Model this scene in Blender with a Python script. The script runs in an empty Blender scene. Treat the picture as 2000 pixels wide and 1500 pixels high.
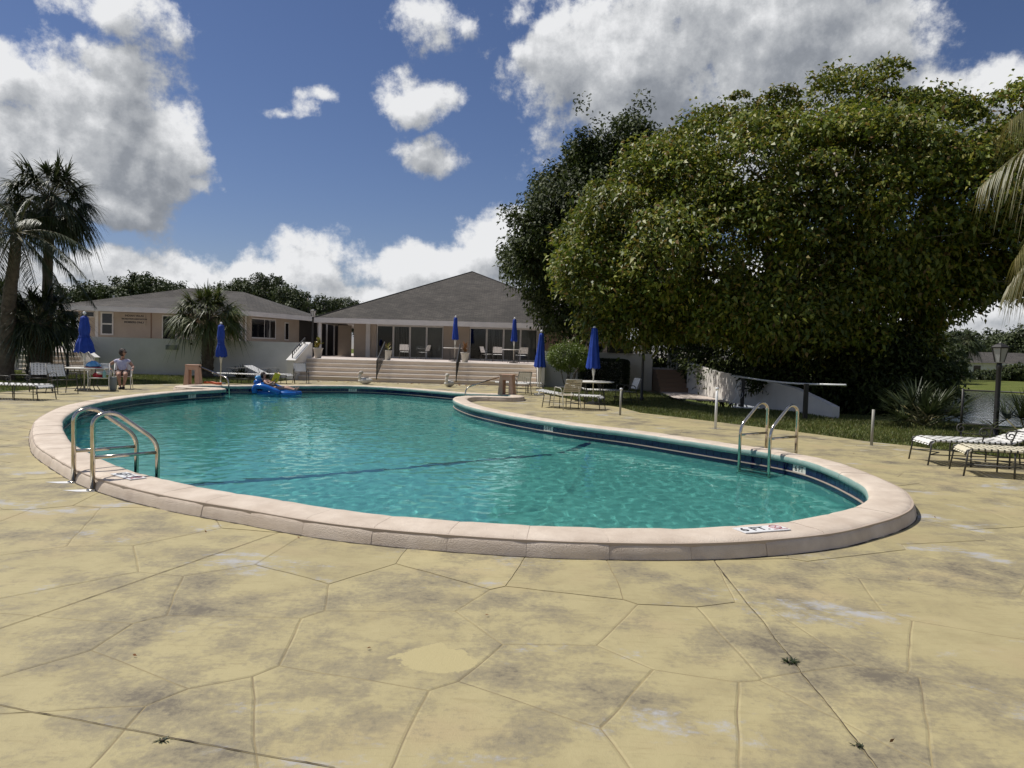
import bpy, bmesh, math, random
import numpy as np
from mathutils import Vector, Matrix, noise
from mathutils.geometry import delaunay_2d_cdt
R = math.radians
rnd = random.Random(7)
nrg = np.random.default_rng(11)
S = bpy.context.scene
C = S.collection

# ------------------------------------------------------------------ camera
FPX, CAMH, PITCH, ROLL = 1400.0, 1.6, math.atan(63 / 1400), R(1.6)
_cp, _sp, _cr, _sr = math.cos(PITCH), math.sin(PITCH), math.cos(ROLL), math.sin(ROLL)
_fw = Vector((0, _cp, -_sp)); _u0 = Vector((0, _sp, _cp)); _r0 = Vector((1, 0, 0))
_rt = _r0 * _cr + _u0 * _sr
_up = _u0 * _cr - _r0 * _sr
cam_d = bpy.data.cameras.new('camera'); cam = bpy.data.objects.new('camera', cam_d); C.objects.link(cam)
cam_d.sensor_width = 36; cam_d.lens = FPX / 2000 * 36
cam_d.clip_start = 0.05; cam_d.clip_end = 3000
m3 = Matrix((_rt, _up, -_fw)).transposed()
cam.matrix_world = Matrix.Translation((0, 0, CAMH)) @ m3.to_4x4()
S.camera = cam

def ray(px, py):
    return _fw + _rt * ((px - 1000) / FPX) + _up * ((750 - py) / FPX)
def P(px, py, z=0.0):
    d = ray(px, py); t = (z - CAMH) / d.z
    return Vector((d.x * t, d.y * t, z))
def PD(px, py, y):
    d = ray(px, py); t = y / d.y
    return Vector((d.x * t, y, CAMH + d.z * t))

# ------------------------------------------------------------------ light
SUN_AZ = Vector((-0.92, 0.36)).normalized()
SUN_EL = R(60)
to_sun = Vector((SUN_AZ.x * math.cos(SUN_EL), SUN_AZ.y * math.cos(SUN_EL), math.sin(SUN_EL)))
sd = bpy.data.lights.new('sun', 'SUN'); sun = bpy.data.objects.new('sun', sd); C.objects.link(sun)
sd.energy = 4.6; sd.angle = R(0.53); sd.color = (1.0, 0.955, 0.88)
sun.rotation_euler = to_sun.to_track_quat('Z', 'Y').to_euler()
S.view_settings.view_transform = 'Standard'; S.view_settings.look = 'None'
S.view_settings.exposure = -0.08; S.view_settings.gamma = 1.0
S.cycles.max_bounces = 8; S.cycles.transparent_max_bounces = 12
S.cycles.use_denoising = True

W = bpy.data.worlds.new('World'); S.world = W; W.use_nodes = True
def build_world():
    nt = W.node_tree; N = nt.nodes; L = nt.links
    N.clear()
    out = N.new('ShaderNodeOutputWorld'); bg = N.new('ShaderNodeBackground')
    bg.inputs['Strength'].default_value = 0.075
    L.new(bg.outputs[0], out.inputs[0])
    sky = N.new('ShaderNodeTexSky'); sky.sky_type = 'NISHITA'; sky.sun_disc = False
    sky.sun_elevation = SUN_EL
    sky.sun_rotation = math.atan2(to_sun.x, to_sun.y)
    sky.altitude = 0; sky.air_density = 1.0; sky.dust_density = 0.25; sky.ozone_density = 3.5
    hs = N.new('ShaderNodeHueSaturation'); hs.inputs['Saturation'].default_value = 1.06; hs.inputs['Value'].default_value = 0.86
    tn = N.new('ShaderNodeMix'); tn.data_type = 'RGBA'; tn.blend_type = 'MULTIPLY'; tn.inputs[0].default_value = 1.0; tn.inputs[7].default_value = (1.06, 0.98, 1.10, 1)   # drier, violet-leaning blue of the day
    L.new(sky.outputs[0], tn.inputs[6]); L.new(tn.outputs[2], hs.inputs['Color'])
    # ---- cloud field, a group evaluated at three nearby directions
    g = bpy.data.node_groups.new('cloud_field', 'ShaderNodeTree')
    g.interface.new_socket('AzEl', in_out='INPUT', socket_type='NodeSocketVector')
    g.interface.new_socket('Density', in_out='OUTPUT', socket_type='NodeSocketFloat')
    g.interface.new_socket('Mass', in_out='OUTPUT', socket_type='NodeSocketFloat')
    GN, GL = g.nodes, g.links
    gi = GN.new('NodeGroupInput'); go = GN.new('NodeGroupOutput')
    def gmath(op, a, b=None, c=None, clamp=False):
        n = GN.new('ShaderNodeMath'); n.operation = op; n.use_clamp = clamp
        for k, v in enumerate((a, b, c)):
            if v is None: continue
            if isinstance(v, (int, float)): n.inputs[k].default_value = v
            else: GL.new(v, n.inputs[k])
        return n.outputs[0]
    def gvec(op, a, b):
        n = GN.new('ShaderNodeVectorMath'); n.operation = op
        for k, v in enumerate((a, b)):
            if v is None: continue
            if isinstance(v, tuple): n.inputs[k].default_value = v
            else: GL.new(v, n.inputs[k])
        return n.outputs['Value'] if op == 'LENGTH' else n.outputs[0]
    def gnoise(vec, scale, detail, rough, lac=2.0):
        n = GN.new('ShaderNodeTexNoise'); n.inputs['Scale'].default_value = scale
        n.inputs['Detail'].default_value = detail; n.inputs['Roughness'].default_value = rough
        n.inputs['Lacunarity'].default_value = lac
        GL.new(vec, n.inputs['Vector']); return n.outputs
    azel = gi.outputs[0]
    # warp for cauliflower edges
    w1 = gnoise(azel, 7.0, 3, 0.6)['Color']
    w1 = gvec('SUBTRACT', w1, (0.5, 0.5, 0.5)); w1 = gvec('MULTIPLY', w1, (0.16, 0.11, 0.0))
    pos = gvec('ADD', azel, w1)
    blobs = [  # cx, cy, rx, ry, weight   (directions, given as seen from the pool deck)
        (180, 250, 205, 175, 1), (60, 320, 200, 130, 1), (300, 300, 140, 150, 1), (210, 130, 110, 85, 1), (20, 150, 110, 110, .9),
        (230, 395, 150, 55, 1), (-150, 250, 200, 200, 1), (205, 12, 150, 50, .62), (-120, 480, 300, 70, .9),
        (290, 540, 290, 72, 1), (620, 525, 125, 72, 1), (470, 545, 150, 60, .95), (840, 530, 135, 60, 1), (960, 495, 85, 90, .95), (820, 590, 420, 55, .95), (1000, 650, 2600, 70, .8),
        (1010, 500, 90, 120, .9), (1300, 560, 400, 90, .8),
        (832, 195, 84, 46, .66), (826, 305, 74, 36, .50), (610, 186, 46, 20, .42), (560, 205, 40, 16, .36), (410, 367, 36, 22, .5), (850, 20, 78, 58, .68), (1005, 0, 50, 36, .5),
        (1260, 130, 290, 170, 1), (1500, 60, 330, 220, 1), (1110, 100, 130, 110, .95), (1900, 190, 210, 95, 1), (1690, 110, 170, 150, .9), (1500, 300, 500, 120, .8),
        (1900, 610, 260, 60, .8), (2250, 400, 300, 200, .9), (2200, 640, 300, 70, .8),
    ]
    acc = None
    for cx, cy, rx, ry, w in blobs:
        d = ray(cx, cy).normalized(); a0 = math.atan2(d.x, d.y); e0 = math.asin(d.z)
        k = 1.0 / (1 + ((cx - 1000) / 1400) ** 2)
        ra = rx / 1400 * k; re = ry / 1400 * math.sqrt(k)
        v = gvec('SUBTRACT', pos, (a0, e0, 0)); v = gvec('MULTIPLY', v, (1 / ra, 1 / re, 0))
        q = gmath('MULTIPLY_ADD', gvec('LENGTH', v, None), -w, w)
        acc = q if acc is None else gmath('SMOOTH_MAX', acc, q, 0.12)
    # the rest of the sky dome carries clouds of the same kind
    sep = GN.new('ShaderNodeSeparateXYZ'); GL.new(azel, sep.inputs[0])
    big = gnoise(azel, 2.6, 2, 0.5)[0]
    outside = gmath('SUBTRACT', gmath('MAXIMUM', gmath('ABSOLUTE', sep.outputs[0]), gmath('MULTIPLY', sep.outputs[1], 1.25)), 0.78)
    outside = gmath('MULTIPLY', outside, 6.0, clamp=True)
    gen = gmath('MULTIPLY', gmath('MULTIPLY_ADD', big, 3.4, -1.75), outside)
    gen = gmath('SUBTRACT', gen, gmath('MULTIPLY_ADD', outside, -0.6, 0.6))
    acc = gmath('MAXIMUM', acc, gen)
    mass = gmath('MAXIMUM', acc, -0.5)
    n1 = gnoise(azel, 10.0, 9, 0.66)[0]
    nn = gmath('MULTIPLY_ADD', n1, 2.1, -1.07)
    dens = gmath('ADD', mass, nn)
    n3 = gnoise(azel, 8.5, 3, 0.5)[0]
    soft = gmath('ADD', gmath('MULTIPLY', mass, 0.9), gmath('MULTIPLY_ADD', n3, 1.5, -0.75))
    GL.new(dens, go.inputs[0]); GL.new(soft, go.inputs[1])
    # ---- directions
    def wmath(op, a, b=None, c=None, clamp=False):
        n = N.new('ShaderNodeMath'); n.operation = op; n.use_clamp = clamp
        for k, v in enumerate((a, b, c)):
            if v is None: continue
            if isinstance(v, (int, float)): n.inputs[k].default_value = v
            else: L.new(v, n.inputs[k])
        return n.outputs[0]
    tc = N.new('ShaderNodeTexCoord'); sx = N.new('ShaderNodeSeparateXYZ'); L.new(tc.outputs['Generated'], sx.inputs[0])
    az = wmath('ARCTAN2', sx.outputs[0], sx.outputs[1]); el = wmath('ARCSINE', sx.outputs[2])
    cb = N.new('ShaderNodeCombineXYZ'); L.new(az, cb.inputs[0]); L.new(el, cb.inputs[1])
    def field(dx, dy):
        n = N.new('ShaderNodeGroup'); n.node_tree = g
        ad = N.new('ShaderNodeVectorMath'); ad.operation = 'ADD'; ad.inputs[1].default_value = (dx, dy, 0)
        L.new(cb.outputs[0], ad.inputs[0]); L.new(ad.outputs[0], n.inputs[0]); return n
    f0, f1, f2 = field(0, 0), field(-0.008, 0.016), field(-0.020, 0.055)
    mr = N.new('ShaderNodeMapRange'); mr.interpolation_type = 'SMOOTHSTEP'
    mr.inputs['From Min'].default_value = -0.03; mr.inputs['From Max'].default_value = 0.36
    L.new(f0.outputs[0], mr.inputs['Value'])
    alpha = mr.outputs[0]
    hz = N.new('ShaderNodeMapRange'); hz.inputs['From Min'].default_value = -0.02; hz.inputs['From Max'].default_value = 0.03
    L.new(el, hz.inputs['Value']); alpha = wmath('MULTIPLY', alpha, hz.outputs[0])
    small = wmath('MULTIPLY', wmath('SUBTRACT', f0.outputs[0], f1.outputs[0]), 0.62)
    large = wmath('MULTIPLY', wmath('SUBTRACT', f0.outputs[1], f2.outputs[1]), 0.55)
    thick = wmath('MULTIPLY', wmath('MAXIMUM', wmath('SUBTRACT', f0.outputs[1], 0.10), 0.0), 0.54)
    lit = wmath('ADD', wmath('ADD', small, large), wmath('SUBTRACT', 0.80, thick), clamp=True)
    rp = N.new('ShaderNodeValToRGB'); e = rp.color_ramp.elements
    e[0].position = 0.0; e[0].color = (2.5, 2.75, 3.2, 1)
    e[1].position = 1.0; e[1].color = (11.6, 11.7, 11.9, 1)
    el_ = e.new(0.38); el_.color = (4.0, 4.3, 4.8, 1)
    el_ = e.new(0.68); el_.color = (6.8, 7.05, 7.4, 1)
    L.new(lit, rp.inputs[0])
    mx = N.new('ShaderNodeMix'); mx.data_type = 'RGBA'
    L.new(alpha, mx.inputs[0]); L.new(hs.outputs[0], mx.inputs[6]); L.new(rp.outputs[0], mx.inputs[7])
    L.new(mx.outputs[2], bg.inputs['Color'])
build_world()
W.cycles.sampling_method = 'NONE'

# ------------------------------------------------------------------ helpers
def mat(name, col, rough=0.6, noise_amt=0.0, nscale=4.0, col2=None, bump=0.0, bscale=40.0, metal=0.0, spec=0.5, coat=0.0, island=0.0, trans=0.0, obj=True):
    m = bpy.data.materials.new(name); m.use_nodes = True
    nt = m.node_tree; N = nt.nodes; L = nt.links
    b = N['Principled BSDF']
    b.inputs['Base Color'].default_value = (*col, 1); b.inputs['Roughness'].default_value = rough
    b.inputs['Metallic'].default_value = metal; b.inputs['Specular IOR Level'].default_value = spec
    if coat: b.inputs['Coat Weight'].default_value = coat
    co = None
    tc = N.new('ShaderNodeTexCoord')
    if col2 is not None:
        nz = N.new('ShaderNodeTexNoise'); nz.inputs['Scale'].default_value = nscale; nz.inputs['Detail'].default_value = 6; nz.inputs['Roughness'].default_value = 0.62
        L.new(tc.outputs['Object'], nz.inputs['Vector'])
        rp = N.new('ShaderNodeValToRGB'); rp.color_ramp.elements[0].position = 0.35; rp.color_ramp.elements[1].position = 0.68
        rp.color_ramp.elements[0].color = (*col, 1); rp.color_ramp.elements[1].color = (*col2, 1)
        L.new(nz.outputs[0], rp.inputs[0]); co = rp.outputs[0]
    if island:
        ge = N.new('ShaderNodeNewGeometry'); hv = N.new('ShaderNodeHueSaturation')
        mr = N.new('ShaderNodeMapRange'); mr.inputs['To Min'].default_value = 1 - island; mr.inputs['To Max'].default_value = 1 + island
        L.new(ge.outputs['Random Per Island'], mr.inputs['Value']); L.new(mr.outputs[0], hv.inputs['Value'])
        if co is not None: L.new(co, hv.inputs['Color'])
        else: hv.inputs['Color'].default_value = (*col, 1)
        co = hv.outputs[0]
    if co is not None: L.new(co, b.inputs['Base Color'])
    if bump:
        bz = N.new('ShaderNodeTexNoise'); bz.inputs['Scale'].default_value = bscale; bz.inputs['Detail'].default_value = 5
        L.new(tc.outputs['Object'], bz.inputs['Vector'])
        bp = N.new('ShaderNodeBump'); bp.inputs['Strength'].default_value = bump; bp.inputs['Distance'].default_value = 0.02
        L.new(bz.outputs[0], bp.inputs['Height']); L.new(bp.outputs[0], b.inputs['Normal'])
    if trans:
        tr = N.new('ShaderNodeBsdfTranslucent'); mxs = N.new('ShaderNodeMixShader'); mxs.inputs[0].default_value = trans
        if co is not None: L.new(co, tr.inputs['Color'])
        else: tr.inputs['Color'].default_value = (*col, 1)
        L.new(b.outputs[0], mxs.inputs[1]); L.new(tr.outputs[0], mxs.inputs[2])
        L.new(mxs.outputs[0], N['Material Output'].inputs['Surface'])
    return m

def leafmat(name, cols, rough=0.38, trans=0.25, spec=0.5):
    m = bpy.data.materials.new(name); m.use_nodes = True
    nt = m.node_tree; N = nt.nodes; L = nt.links; b = N['Principled BSDF']
    ge = N.new('ShaderNodeNewGeometry'); rp = N.new('ShaderNodeValToRGB'); rp.color_ramp.interpolation = 'LINEAR'
    els = rp.color_ramp.elements
    while len(els) > 1: els.remove(els[-1])
    for i, (p, c) in enumerate(cols):
        e = els[0] if i == 0 else els.new(p)
        e.position = p; e.color = (*c, 1)
    L.new(ge.outputs['Random Per Island'], rp.inputs[0])
    # patches of the crown differ in tone (young and old growth)
    tc = N.new('ShaderNodeTexCoord'); nz = N.new('ShaderNodeTexNoise'); nz.inputs['Scale'].default_value = 0.45; nz.inputs['Detail'].default_value = 3
    L.new(tc.outputs['Object'], nz.inputs['Vector'])
    hs = N.new('ShaderNodeHueSaturation'); mr = N.new('ShaderNodeMapRange')
    mr.inputs['From Min'].default_value = 0.3; mr.inputs['From Max'].default_value = 0.7; mr.inputs['To Min'].default_value = 0.7; mr.inputs['To Max'].default_value = 1.3
    L.new(nz.outputs[0], mr.inputs['Value']); L.new(mr.outputs[0], hs.inputs['Value']); L.new(rp.outputs[0], hs.inputs['Color'])
    L.new(hs.outputs[0], b.inputs['Base Color']); b.inputs['Roughness'].default_value = rough; b.inputs['Specular IOR Level'].default_value = spec
    tr = N.new('ShaderNodeBsdfTranslucent'); L.new(hs.outputs[0], tr.inputs['Color'])
    mx = N.new('ShaderNodeMixShader'); mx.inputs[0].default_value = trans
    L.new(b.outputs[0], mx.inputs[1]); L.new(tr.outputs[0], mx.inputs[2]); L.new(mx.outputs[0], N['Material Output'].inputs['Surface'])
    return m

class MB:
    def __init__(s): s.v = []; s.f = []
    def box(s, x0, x1, y0, y1, z0, z1, M=None):
        b = len(s.v)
        pts = [(x, y, z) for z in (z0, z1) for y in (y0, y1) for x in (x0, x1)]
        if M is not None: pts = [tuple(M @ Vector(p)) for p in pts]
        s.v += pts
        s.f += [tuple(b + i for i in q) for q in ((0, 2, 3, 1), (4, 5, 7, 6), (0, 1, 5, 4), (2, 6, 7, 3), (0, 4, 6, 2), (1, 3, 7, 5))]
        return s
    def bar(s, p, q, w, h, up=(0, 0, 1)):
        p, q = Vector(p), Vector(q); d = (q - p); L = d.length; d = d / L
        u = Vector(up); sd_ = d.cross(u)
        if sd_.length < 1e-4: sd_ = d.cross(Vector((1, 0, 0)))
        sd_.normalize(); u = sd_.cross(d)
        M = Matrix((d, sd_, u)).transposed().to_4x4(); M.translation = p
        return s.box(0, L, -w / 2, w / 2, -h / 2, h / 2, M)
    def tube(s, pts, r, n=8, closed=False, cap=True):
        pts = [Vector(p) for p in pts]; m = len(pts)
        rr = r if isinstance(r, (list, tuple)) else [r] * m
        b = len(s.v); prev = None
        for i, p in enumerate(pts):
            if closed: t = pts[(i + 1) % m] - pts[i - 1]
            else: t = pts[min(i + 1, m - 1)] - pts[max(i - 1, 0)]
            if t.length < 1e-9: t = Vector((0, 0, 1))
            t.normalize()
            if prev is None:
                a = Vector((0, 0, 1)) if abs(t.z) < 0.9 else Vector((1, 0, 0))
                nx = t.cross(a).normalized()
            else:
                nx = prev - t * prev.dot(t)
                nx = nx.normalized() if nx.length > 1e-6 else t.orthogonal().normalized()
            prev = nx; ny = t.cross(nx)
            for k in range(n):
                a = 2 * math.pi * k / n
                s.v.append(tuple(p + (nx * math.cos(a) + ny * math.sin(a)) * rr[i]))
        for i in range(m if closed else m - 1):
            j = (i + 1) % m
            for k in range(n):
                k2 = (k + 1) % n
                s.f.append((b + i * n + k, b + i * n + k2, b + j * n + k2, b + j * n + k))
        if cap and not closed:
            s.f.append(tuple(b + k for k in range(n))[::-1]); s.f.append(tuple(b + (m - 1) * n + k for k in range(n)))
        return s
    def lathe(s, prof, n=16, cx=0, cy=0, star=None, cap=True):
        b = len(s.v); m = len(prof)
        for i, (r_, z) in enumerate(prof):
            for k in range(n):
                a = 2 * math.pi * k / n; q = r_
                if star: q = r_ * (1 + star * (1 if k % 2 else -1))
                s.v.append((cx + q * math.cos(a), cy + q * math.sin(a), z))
        for i in range(m - 1):
            for k in range(n):
                k2 = (k + 1) % n
                s.f.append((b + i * n + k, b + i * n + k2, b + (i + 1) * n + k2, b + (i + 1) * n + k))
        if cap:
            s.f.append(tuple(b + k for k in range(n))[::-1]); s.f.append(tuple(b + (m - 1) * n + k for k in range(n)))
        return s
    def prism(s, poly, z0, z1):
        b = len(s.v); n = len(poly)
        s.v += [(p[0], p[1], z0) for p in poly] + [(p[0], p[1], z1) for p in poly]
        s.f.append(tuple(range(b, b + n))[::-1]); s.f.append(tuple(range(b + n, b + 2 * n)))
        for i in range(n):
            j = (i + 1) % n; s.f.append((b + i, b + j, b + n + j, b + n + i))
        return s
    def poly(s, pts):
        b = len(s.v); s.v += [tuple(p) for p in pts]; s.f.append(tuple(range(b, b + len(pts)))); return s
    def mesh(s, name, smooth=False):
        me = bpy.data.meshes.new(name); me.from_pydata(s.v, [], s.f); me.update()
        if smooth: me.polygons.foreach_set('use_smooth', [True] * len(me.polygons))
        return me
    def build(s, name, material, parent=None, smooth=False, loc=None):
        return place(name, s.mesh(name, smooth), material, parent, loc)
def place(name, me, material, parent=None, loc=None, rz=None):
    if material is not None and not me.materials: me.materials.append(material)
    o = bpy.data.objects.new(name, me); C.objects.link(o)
    if parent is not None: o.parent = parent
    if loc is not None: o.location = loc
    if rz is not None: o.rotation_euler = (0, 0, rz)
    return o
def tag(o, label, cat, group=None):
    o['label'] = label; o['category'] = cat
    if group: o['group'] = group
    return o
def thing(name, label, cat, loc=(0, 0, 0), rz=0.0, group=None, tilt=None):
    o = bpy.data.objects.new(name, None); C.objects.link(o); o.empty_display_size = 0.1
    o.location = loc; o.rotation_euler = (tilt[0] if tilt else 0, tilt[1] if tilt else 0, rz)
    return tag(o, label, cat, group)
def struct(o, kind='structure'):
    o['kind'] = kind; return o
def copy_tree(o, parent=None):
    c = o.copy(); C.objects.link(c); c.parent = parent
    for ch in list(o.children): copy_tree(ch, c)
    return c
def again(root, label, loc, rz=0.0, group=None):
    c = copy_tree(root); c.location = loc; c.rotation_euler = (0, 0, rz); c['label'] = label
    if group: c['group'] = group
    return c
def text_mesh(txt, size, depth=0.002, align='CENTER', bold=0.0):
    cu = bpy.data.curves.new('lettering', 'FONT'); cu.body = txt; cu.size = size; cu.align_x = align; cu.align_y = 'CENTER'
    cu.extrude = depth; cu.offset = bold
    o = bpy.data.objects.new('tmp', cu); C.objects.link(o)
    dg = bpy.context.evaluated_depsgraph_get(); dg.update()
    me = bpy.data.meshes.new_from_object(o.evaluated_get(dg))
    bpy.data.objects.remove(o); bpy.data.curves.remove(cu)
    return me
def npmesh(name, V, Fq, smooth=False):
    """quads/tris as an (n,k) index array"""
    me = bpy.data.meshes.new(name); k = Fq.shape[1]
    me.vertices.add(len(V)); me.vertices.foreach_set('co', np.asarray(V, np.float32).ravel())
    me.loops.add(Fq.size); me.loops.foreach_set('vertex_index', Fq.astype(np.int32).ravel())
    me.polygons.add(len(Fq)); me.polygons.foreach_set('loop_start', np.arange(0, Fq.size, k, dtype=np.int32))
    me.update(calc_edges=True); me.validate()
    if smooth: me.polygons.foreach_set('use_smooth', [True] * len(me.polygons))
    return me

# ------------------------------------------------------------------ materials
M = {}
M['coping'] = mat('painted_coping', (0.53, 0.435, 0.345), 0.75, col2=(0.68, 0.58, 0.475), nscale=3.0, bump=0.5, bscale=110, island=0.05)
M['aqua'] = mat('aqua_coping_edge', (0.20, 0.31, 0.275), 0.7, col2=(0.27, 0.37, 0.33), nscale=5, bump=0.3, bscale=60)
M['mortar'] = mat('mortar', (0.42, 0.34, 0.27), 0.9)
M['white_wall'] = mat('white_stucco', (0.64, 0.61, 0.56), 0.85, col2=(0.75, 0.72, 0.67), nscale=0.9, bump=0.3, bscale=30)
M['beige'] = mat('beige_stucco', (0.38, 0.315, 0.25), 0.85, col2=(0.44, 0.37, 0.295), nscale=1.0, bump=0.2, bscale=30)
M['trim'] = mat('white_trim', (0.60, 0.58, 0.55), 0.6, col2=(0.68, 0.66, 0.62), nscale=2)
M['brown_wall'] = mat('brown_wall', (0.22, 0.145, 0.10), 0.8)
M['iron'] = mat('dark_iron', (0.022, 0.020, 0.018), 0.5)
M['frame'] = mat('furniture_frame', (0.050, 0.048, 0.042), 0.42, spec=0.5)
M['strap'] = mat('white_vinyl_strap', (0.72, 0.71, 0.67), 0.45, col2=(0.80, 0.79, 0.76), nscale=6)
M['strap_y'] = mat('cream_vinyl_strap', (0.66, 0.60, 0.44), 0.5, col2=(0.72, 0.67, 0.52), nscale=6)
M['strap_b'] = mat('beige_vinyl_strap', (0.42, 0.36, 0.26), 0.55, col2=(0.48, 0.42, 0.31), nscale=6)
M['alu'] = mat('cream_aluminium', (0.50, 0.48, 0.41), 0.4)
M['whitealu'] = mat('white_aluminium', (0.74, 0.73, 0.69), 0.4)
M['blue'] = mat('blue_canvas', (0.004, 0.034, 0.27), 0.7, col2=(0.008, 0.052, 0.36), nscale=8)
M['polewhite'] = mat('white_pole', (0.66, 0.63, 0.54), 0.4)
M['tabletop'] = mat('table_top', (0.62, 0.60, 0.55), 0.45, col2=(0.70, 0.68, 0.63), nscale=3)
M['steel'] = mat('stainless_steel', (0.62, 0.58, 0.50), 0.16, metal=1.0, col2=(0.50, 0.45, 0.37), nscale=9)
M['stand'] = mat('pink_stand', (0.50, 0.30, 0.21), 0.7, col2=(0.56, 0.36, 0.26), nscale=3, bump=0.15)
M['tile'] = mat('navy_tile', (0.006, 0.007, 0.05), 0.12, island=0.0, spec=0.6)
M['grout'] = mat('pale_grout', (0.33, 0.33, 0.36), 0.8)
M['ledge'] = mat('stained_ledge', (0.42, 0.33, 0.27), 0.7)
M['marker'] = mat('marker_white', (0.80, 0.80, 0.80), 0.35)
M['black'] = mat('black_paint', (0.012, 0.012, 0.014), 0.5)
M['red'] = mat('faded_red_paint', (0.42, 0.16, 0.17), 0.6)
M['pooldark'] = mat('pool_line', (0.012, 0.028, 0.10), 0.6)
M['glass'] = mat('dark_glass', (0.010, 0.011, 0.013), 0.05, spec=0.6)
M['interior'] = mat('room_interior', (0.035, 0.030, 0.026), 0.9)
M['blind'] = mat('vertical_blind', (0.40, 0.38, 0.34), 0.8)
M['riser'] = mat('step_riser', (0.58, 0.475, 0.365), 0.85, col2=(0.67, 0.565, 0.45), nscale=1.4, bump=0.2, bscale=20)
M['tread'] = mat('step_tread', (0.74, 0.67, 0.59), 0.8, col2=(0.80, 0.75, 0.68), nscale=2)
M['terrace'] = mat('terrace_paint', (0.52, 0.44, 0.39), 0.8, col2=(0.60, 0.53, 0.48), nscale=1.5)
M['bark'] = mat('grey_bark', (0.12, 0.10, 0.08), 0.9, col2=(0.21, 0.185, 0.155), nscale=5, bump=0.6, bscale=14)
M['palmbark'] = mat('palm_bark', (0.085, 0.065, 0.048), 0.95, col2=(0.17, 0.135, 0.10), nscale=7, bump=0.8, bscale=9)
M['twig'] = mat('pale_twig', (0.24, 0.21, 0.17), 0.9)
M['pipe'] = mat('white_plastic_pipe', (0.74, 0.74, 0.73), 0.35)
M['greypipe'] = mat('grey_pipe', (0.30, 0.29, 0.25), 0.5)
M['dirt'] = mat('crack_dirt', (0.06, 0.047, 0.033), 0.95)
M['skin'] = mat('skin', (0.42, 0.235, 0.165), 0.55)
M['hair'] = mat('brown_hair', (0.028, 0.014, 0.010), 0.5, bump=0.9, bscale=45)
M['shirt'] = mat('printed_shirt', (0.62, 0.61, 0.68), 0.8, col2=(0.40, 0.38, 0.56), nscale=16)
M['shorts'] = mat('printed_shorts', (0.025, 0.02, 0.02), 0.8, col2=(0.30, 0.22, 0.20), nscale=22)
M['float'] = mat('blue_vinyl', (0.012, 0.10, 0.40), 0.18, col2=(0.016, 0.14, 0.47), nscale=3)
M['floatpale'] = mat('pale_blue_vinyl', (0.10, 0.32, 0.62), 0.2)
M['yellow'] = mat('yellow_cover', (0.90, 0.60, 0.03), 0.5)
M['paper'] = mat('paper', (0.7, 0.68, 0.6), 0.8)
M['statue'] = mat('weathered_white', (0.56, 0.54, 0.48), 0.8, col2=(0.68, 0.66, 0.60), nscale=7)
M['pot'] = mat('grey_pot', (0.44, 0.41, 0.36), 0.8)
M['redbag'] = mat('red_cloth', (0.32, 0.02, 0.03), 0.8)
M['bucket'] = mat('grey_bag', (0.22, 0.25, 0.25), 0.6)
M['bottle'] = mat('teal_bottle', (0.22, 0.42, 0.40), 0.25)
M['orange'] = mat('orange_foam', (0.50, 0.10, 0.025), 0.6)
M['lampglass'] = mat('lamp_glass', (0.42, 0.42, 0.42), 0.3)
M['signboard'] = mat('sign_board', (0.40, 0.34, 0.27), 0.7)
M['rust'] = mat('brown_board', (0.30, 0.12, 0.06), 0.8)

def node_mat(name):
    m = bpy.data.materials.new(name); m.use_nodes = True
    return m, m.node_tree.nodes, m.node_tree.links, m.node_tree.nodes['Principled BSDF']
def nz(N, L, vec, scale, detail=6, rough=0.6, dist=0.0):
    n = N.new('ShaderNodeTexNoise'); n.inputs['Scale'].default_value = scale; n.inputs['Detail'].default_value = detail
    n.inputs['Roughness'].default_value = rough; n.inputs['Distortion'].default_value = dist
    L.new(vec, n.inputs['Vector']); return n.outputs[0]
def rng(N, L, v, a, b, c=0.0, d=1.0, smooth=True):
    n = N.new('ShaderNodeMapRange'); n.interpolation_type = 'SMOOTHSTEP' if smooth else 'LINEAR'
    for k, x in zip(('From Min', 'From Max', 'To Min', 'To Max'), (a, b, c, d)): n.inputs[k].default_value = x
    L.new(v, n.inputs['Value']); return n.outputs[0]
def mixc(N, L, fac, a, b):
    n = N.new('ShaderNodeMix'); n.data_type = 'RGBA'
    L.new(fac, n.inputs[0])
    for k, v in ((6, a), (7, b)):
        if isinstance(v, tuple): n.inputs[k].default_value = (*v, 1)
        else: L.new(v, n.inputs[k])
    return n.outputs[2]
def mth(N, L, op, a, b):
    n = N.new('ShaderNodeMath'); n.operation = op
    for k, v in enumerate((a, b)):
        if isinstance(v, (int, float)): n.inputs[k].default_value = v
        else: L.new(v, n.inputs[k])
    return n.outputs[0]

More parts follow.
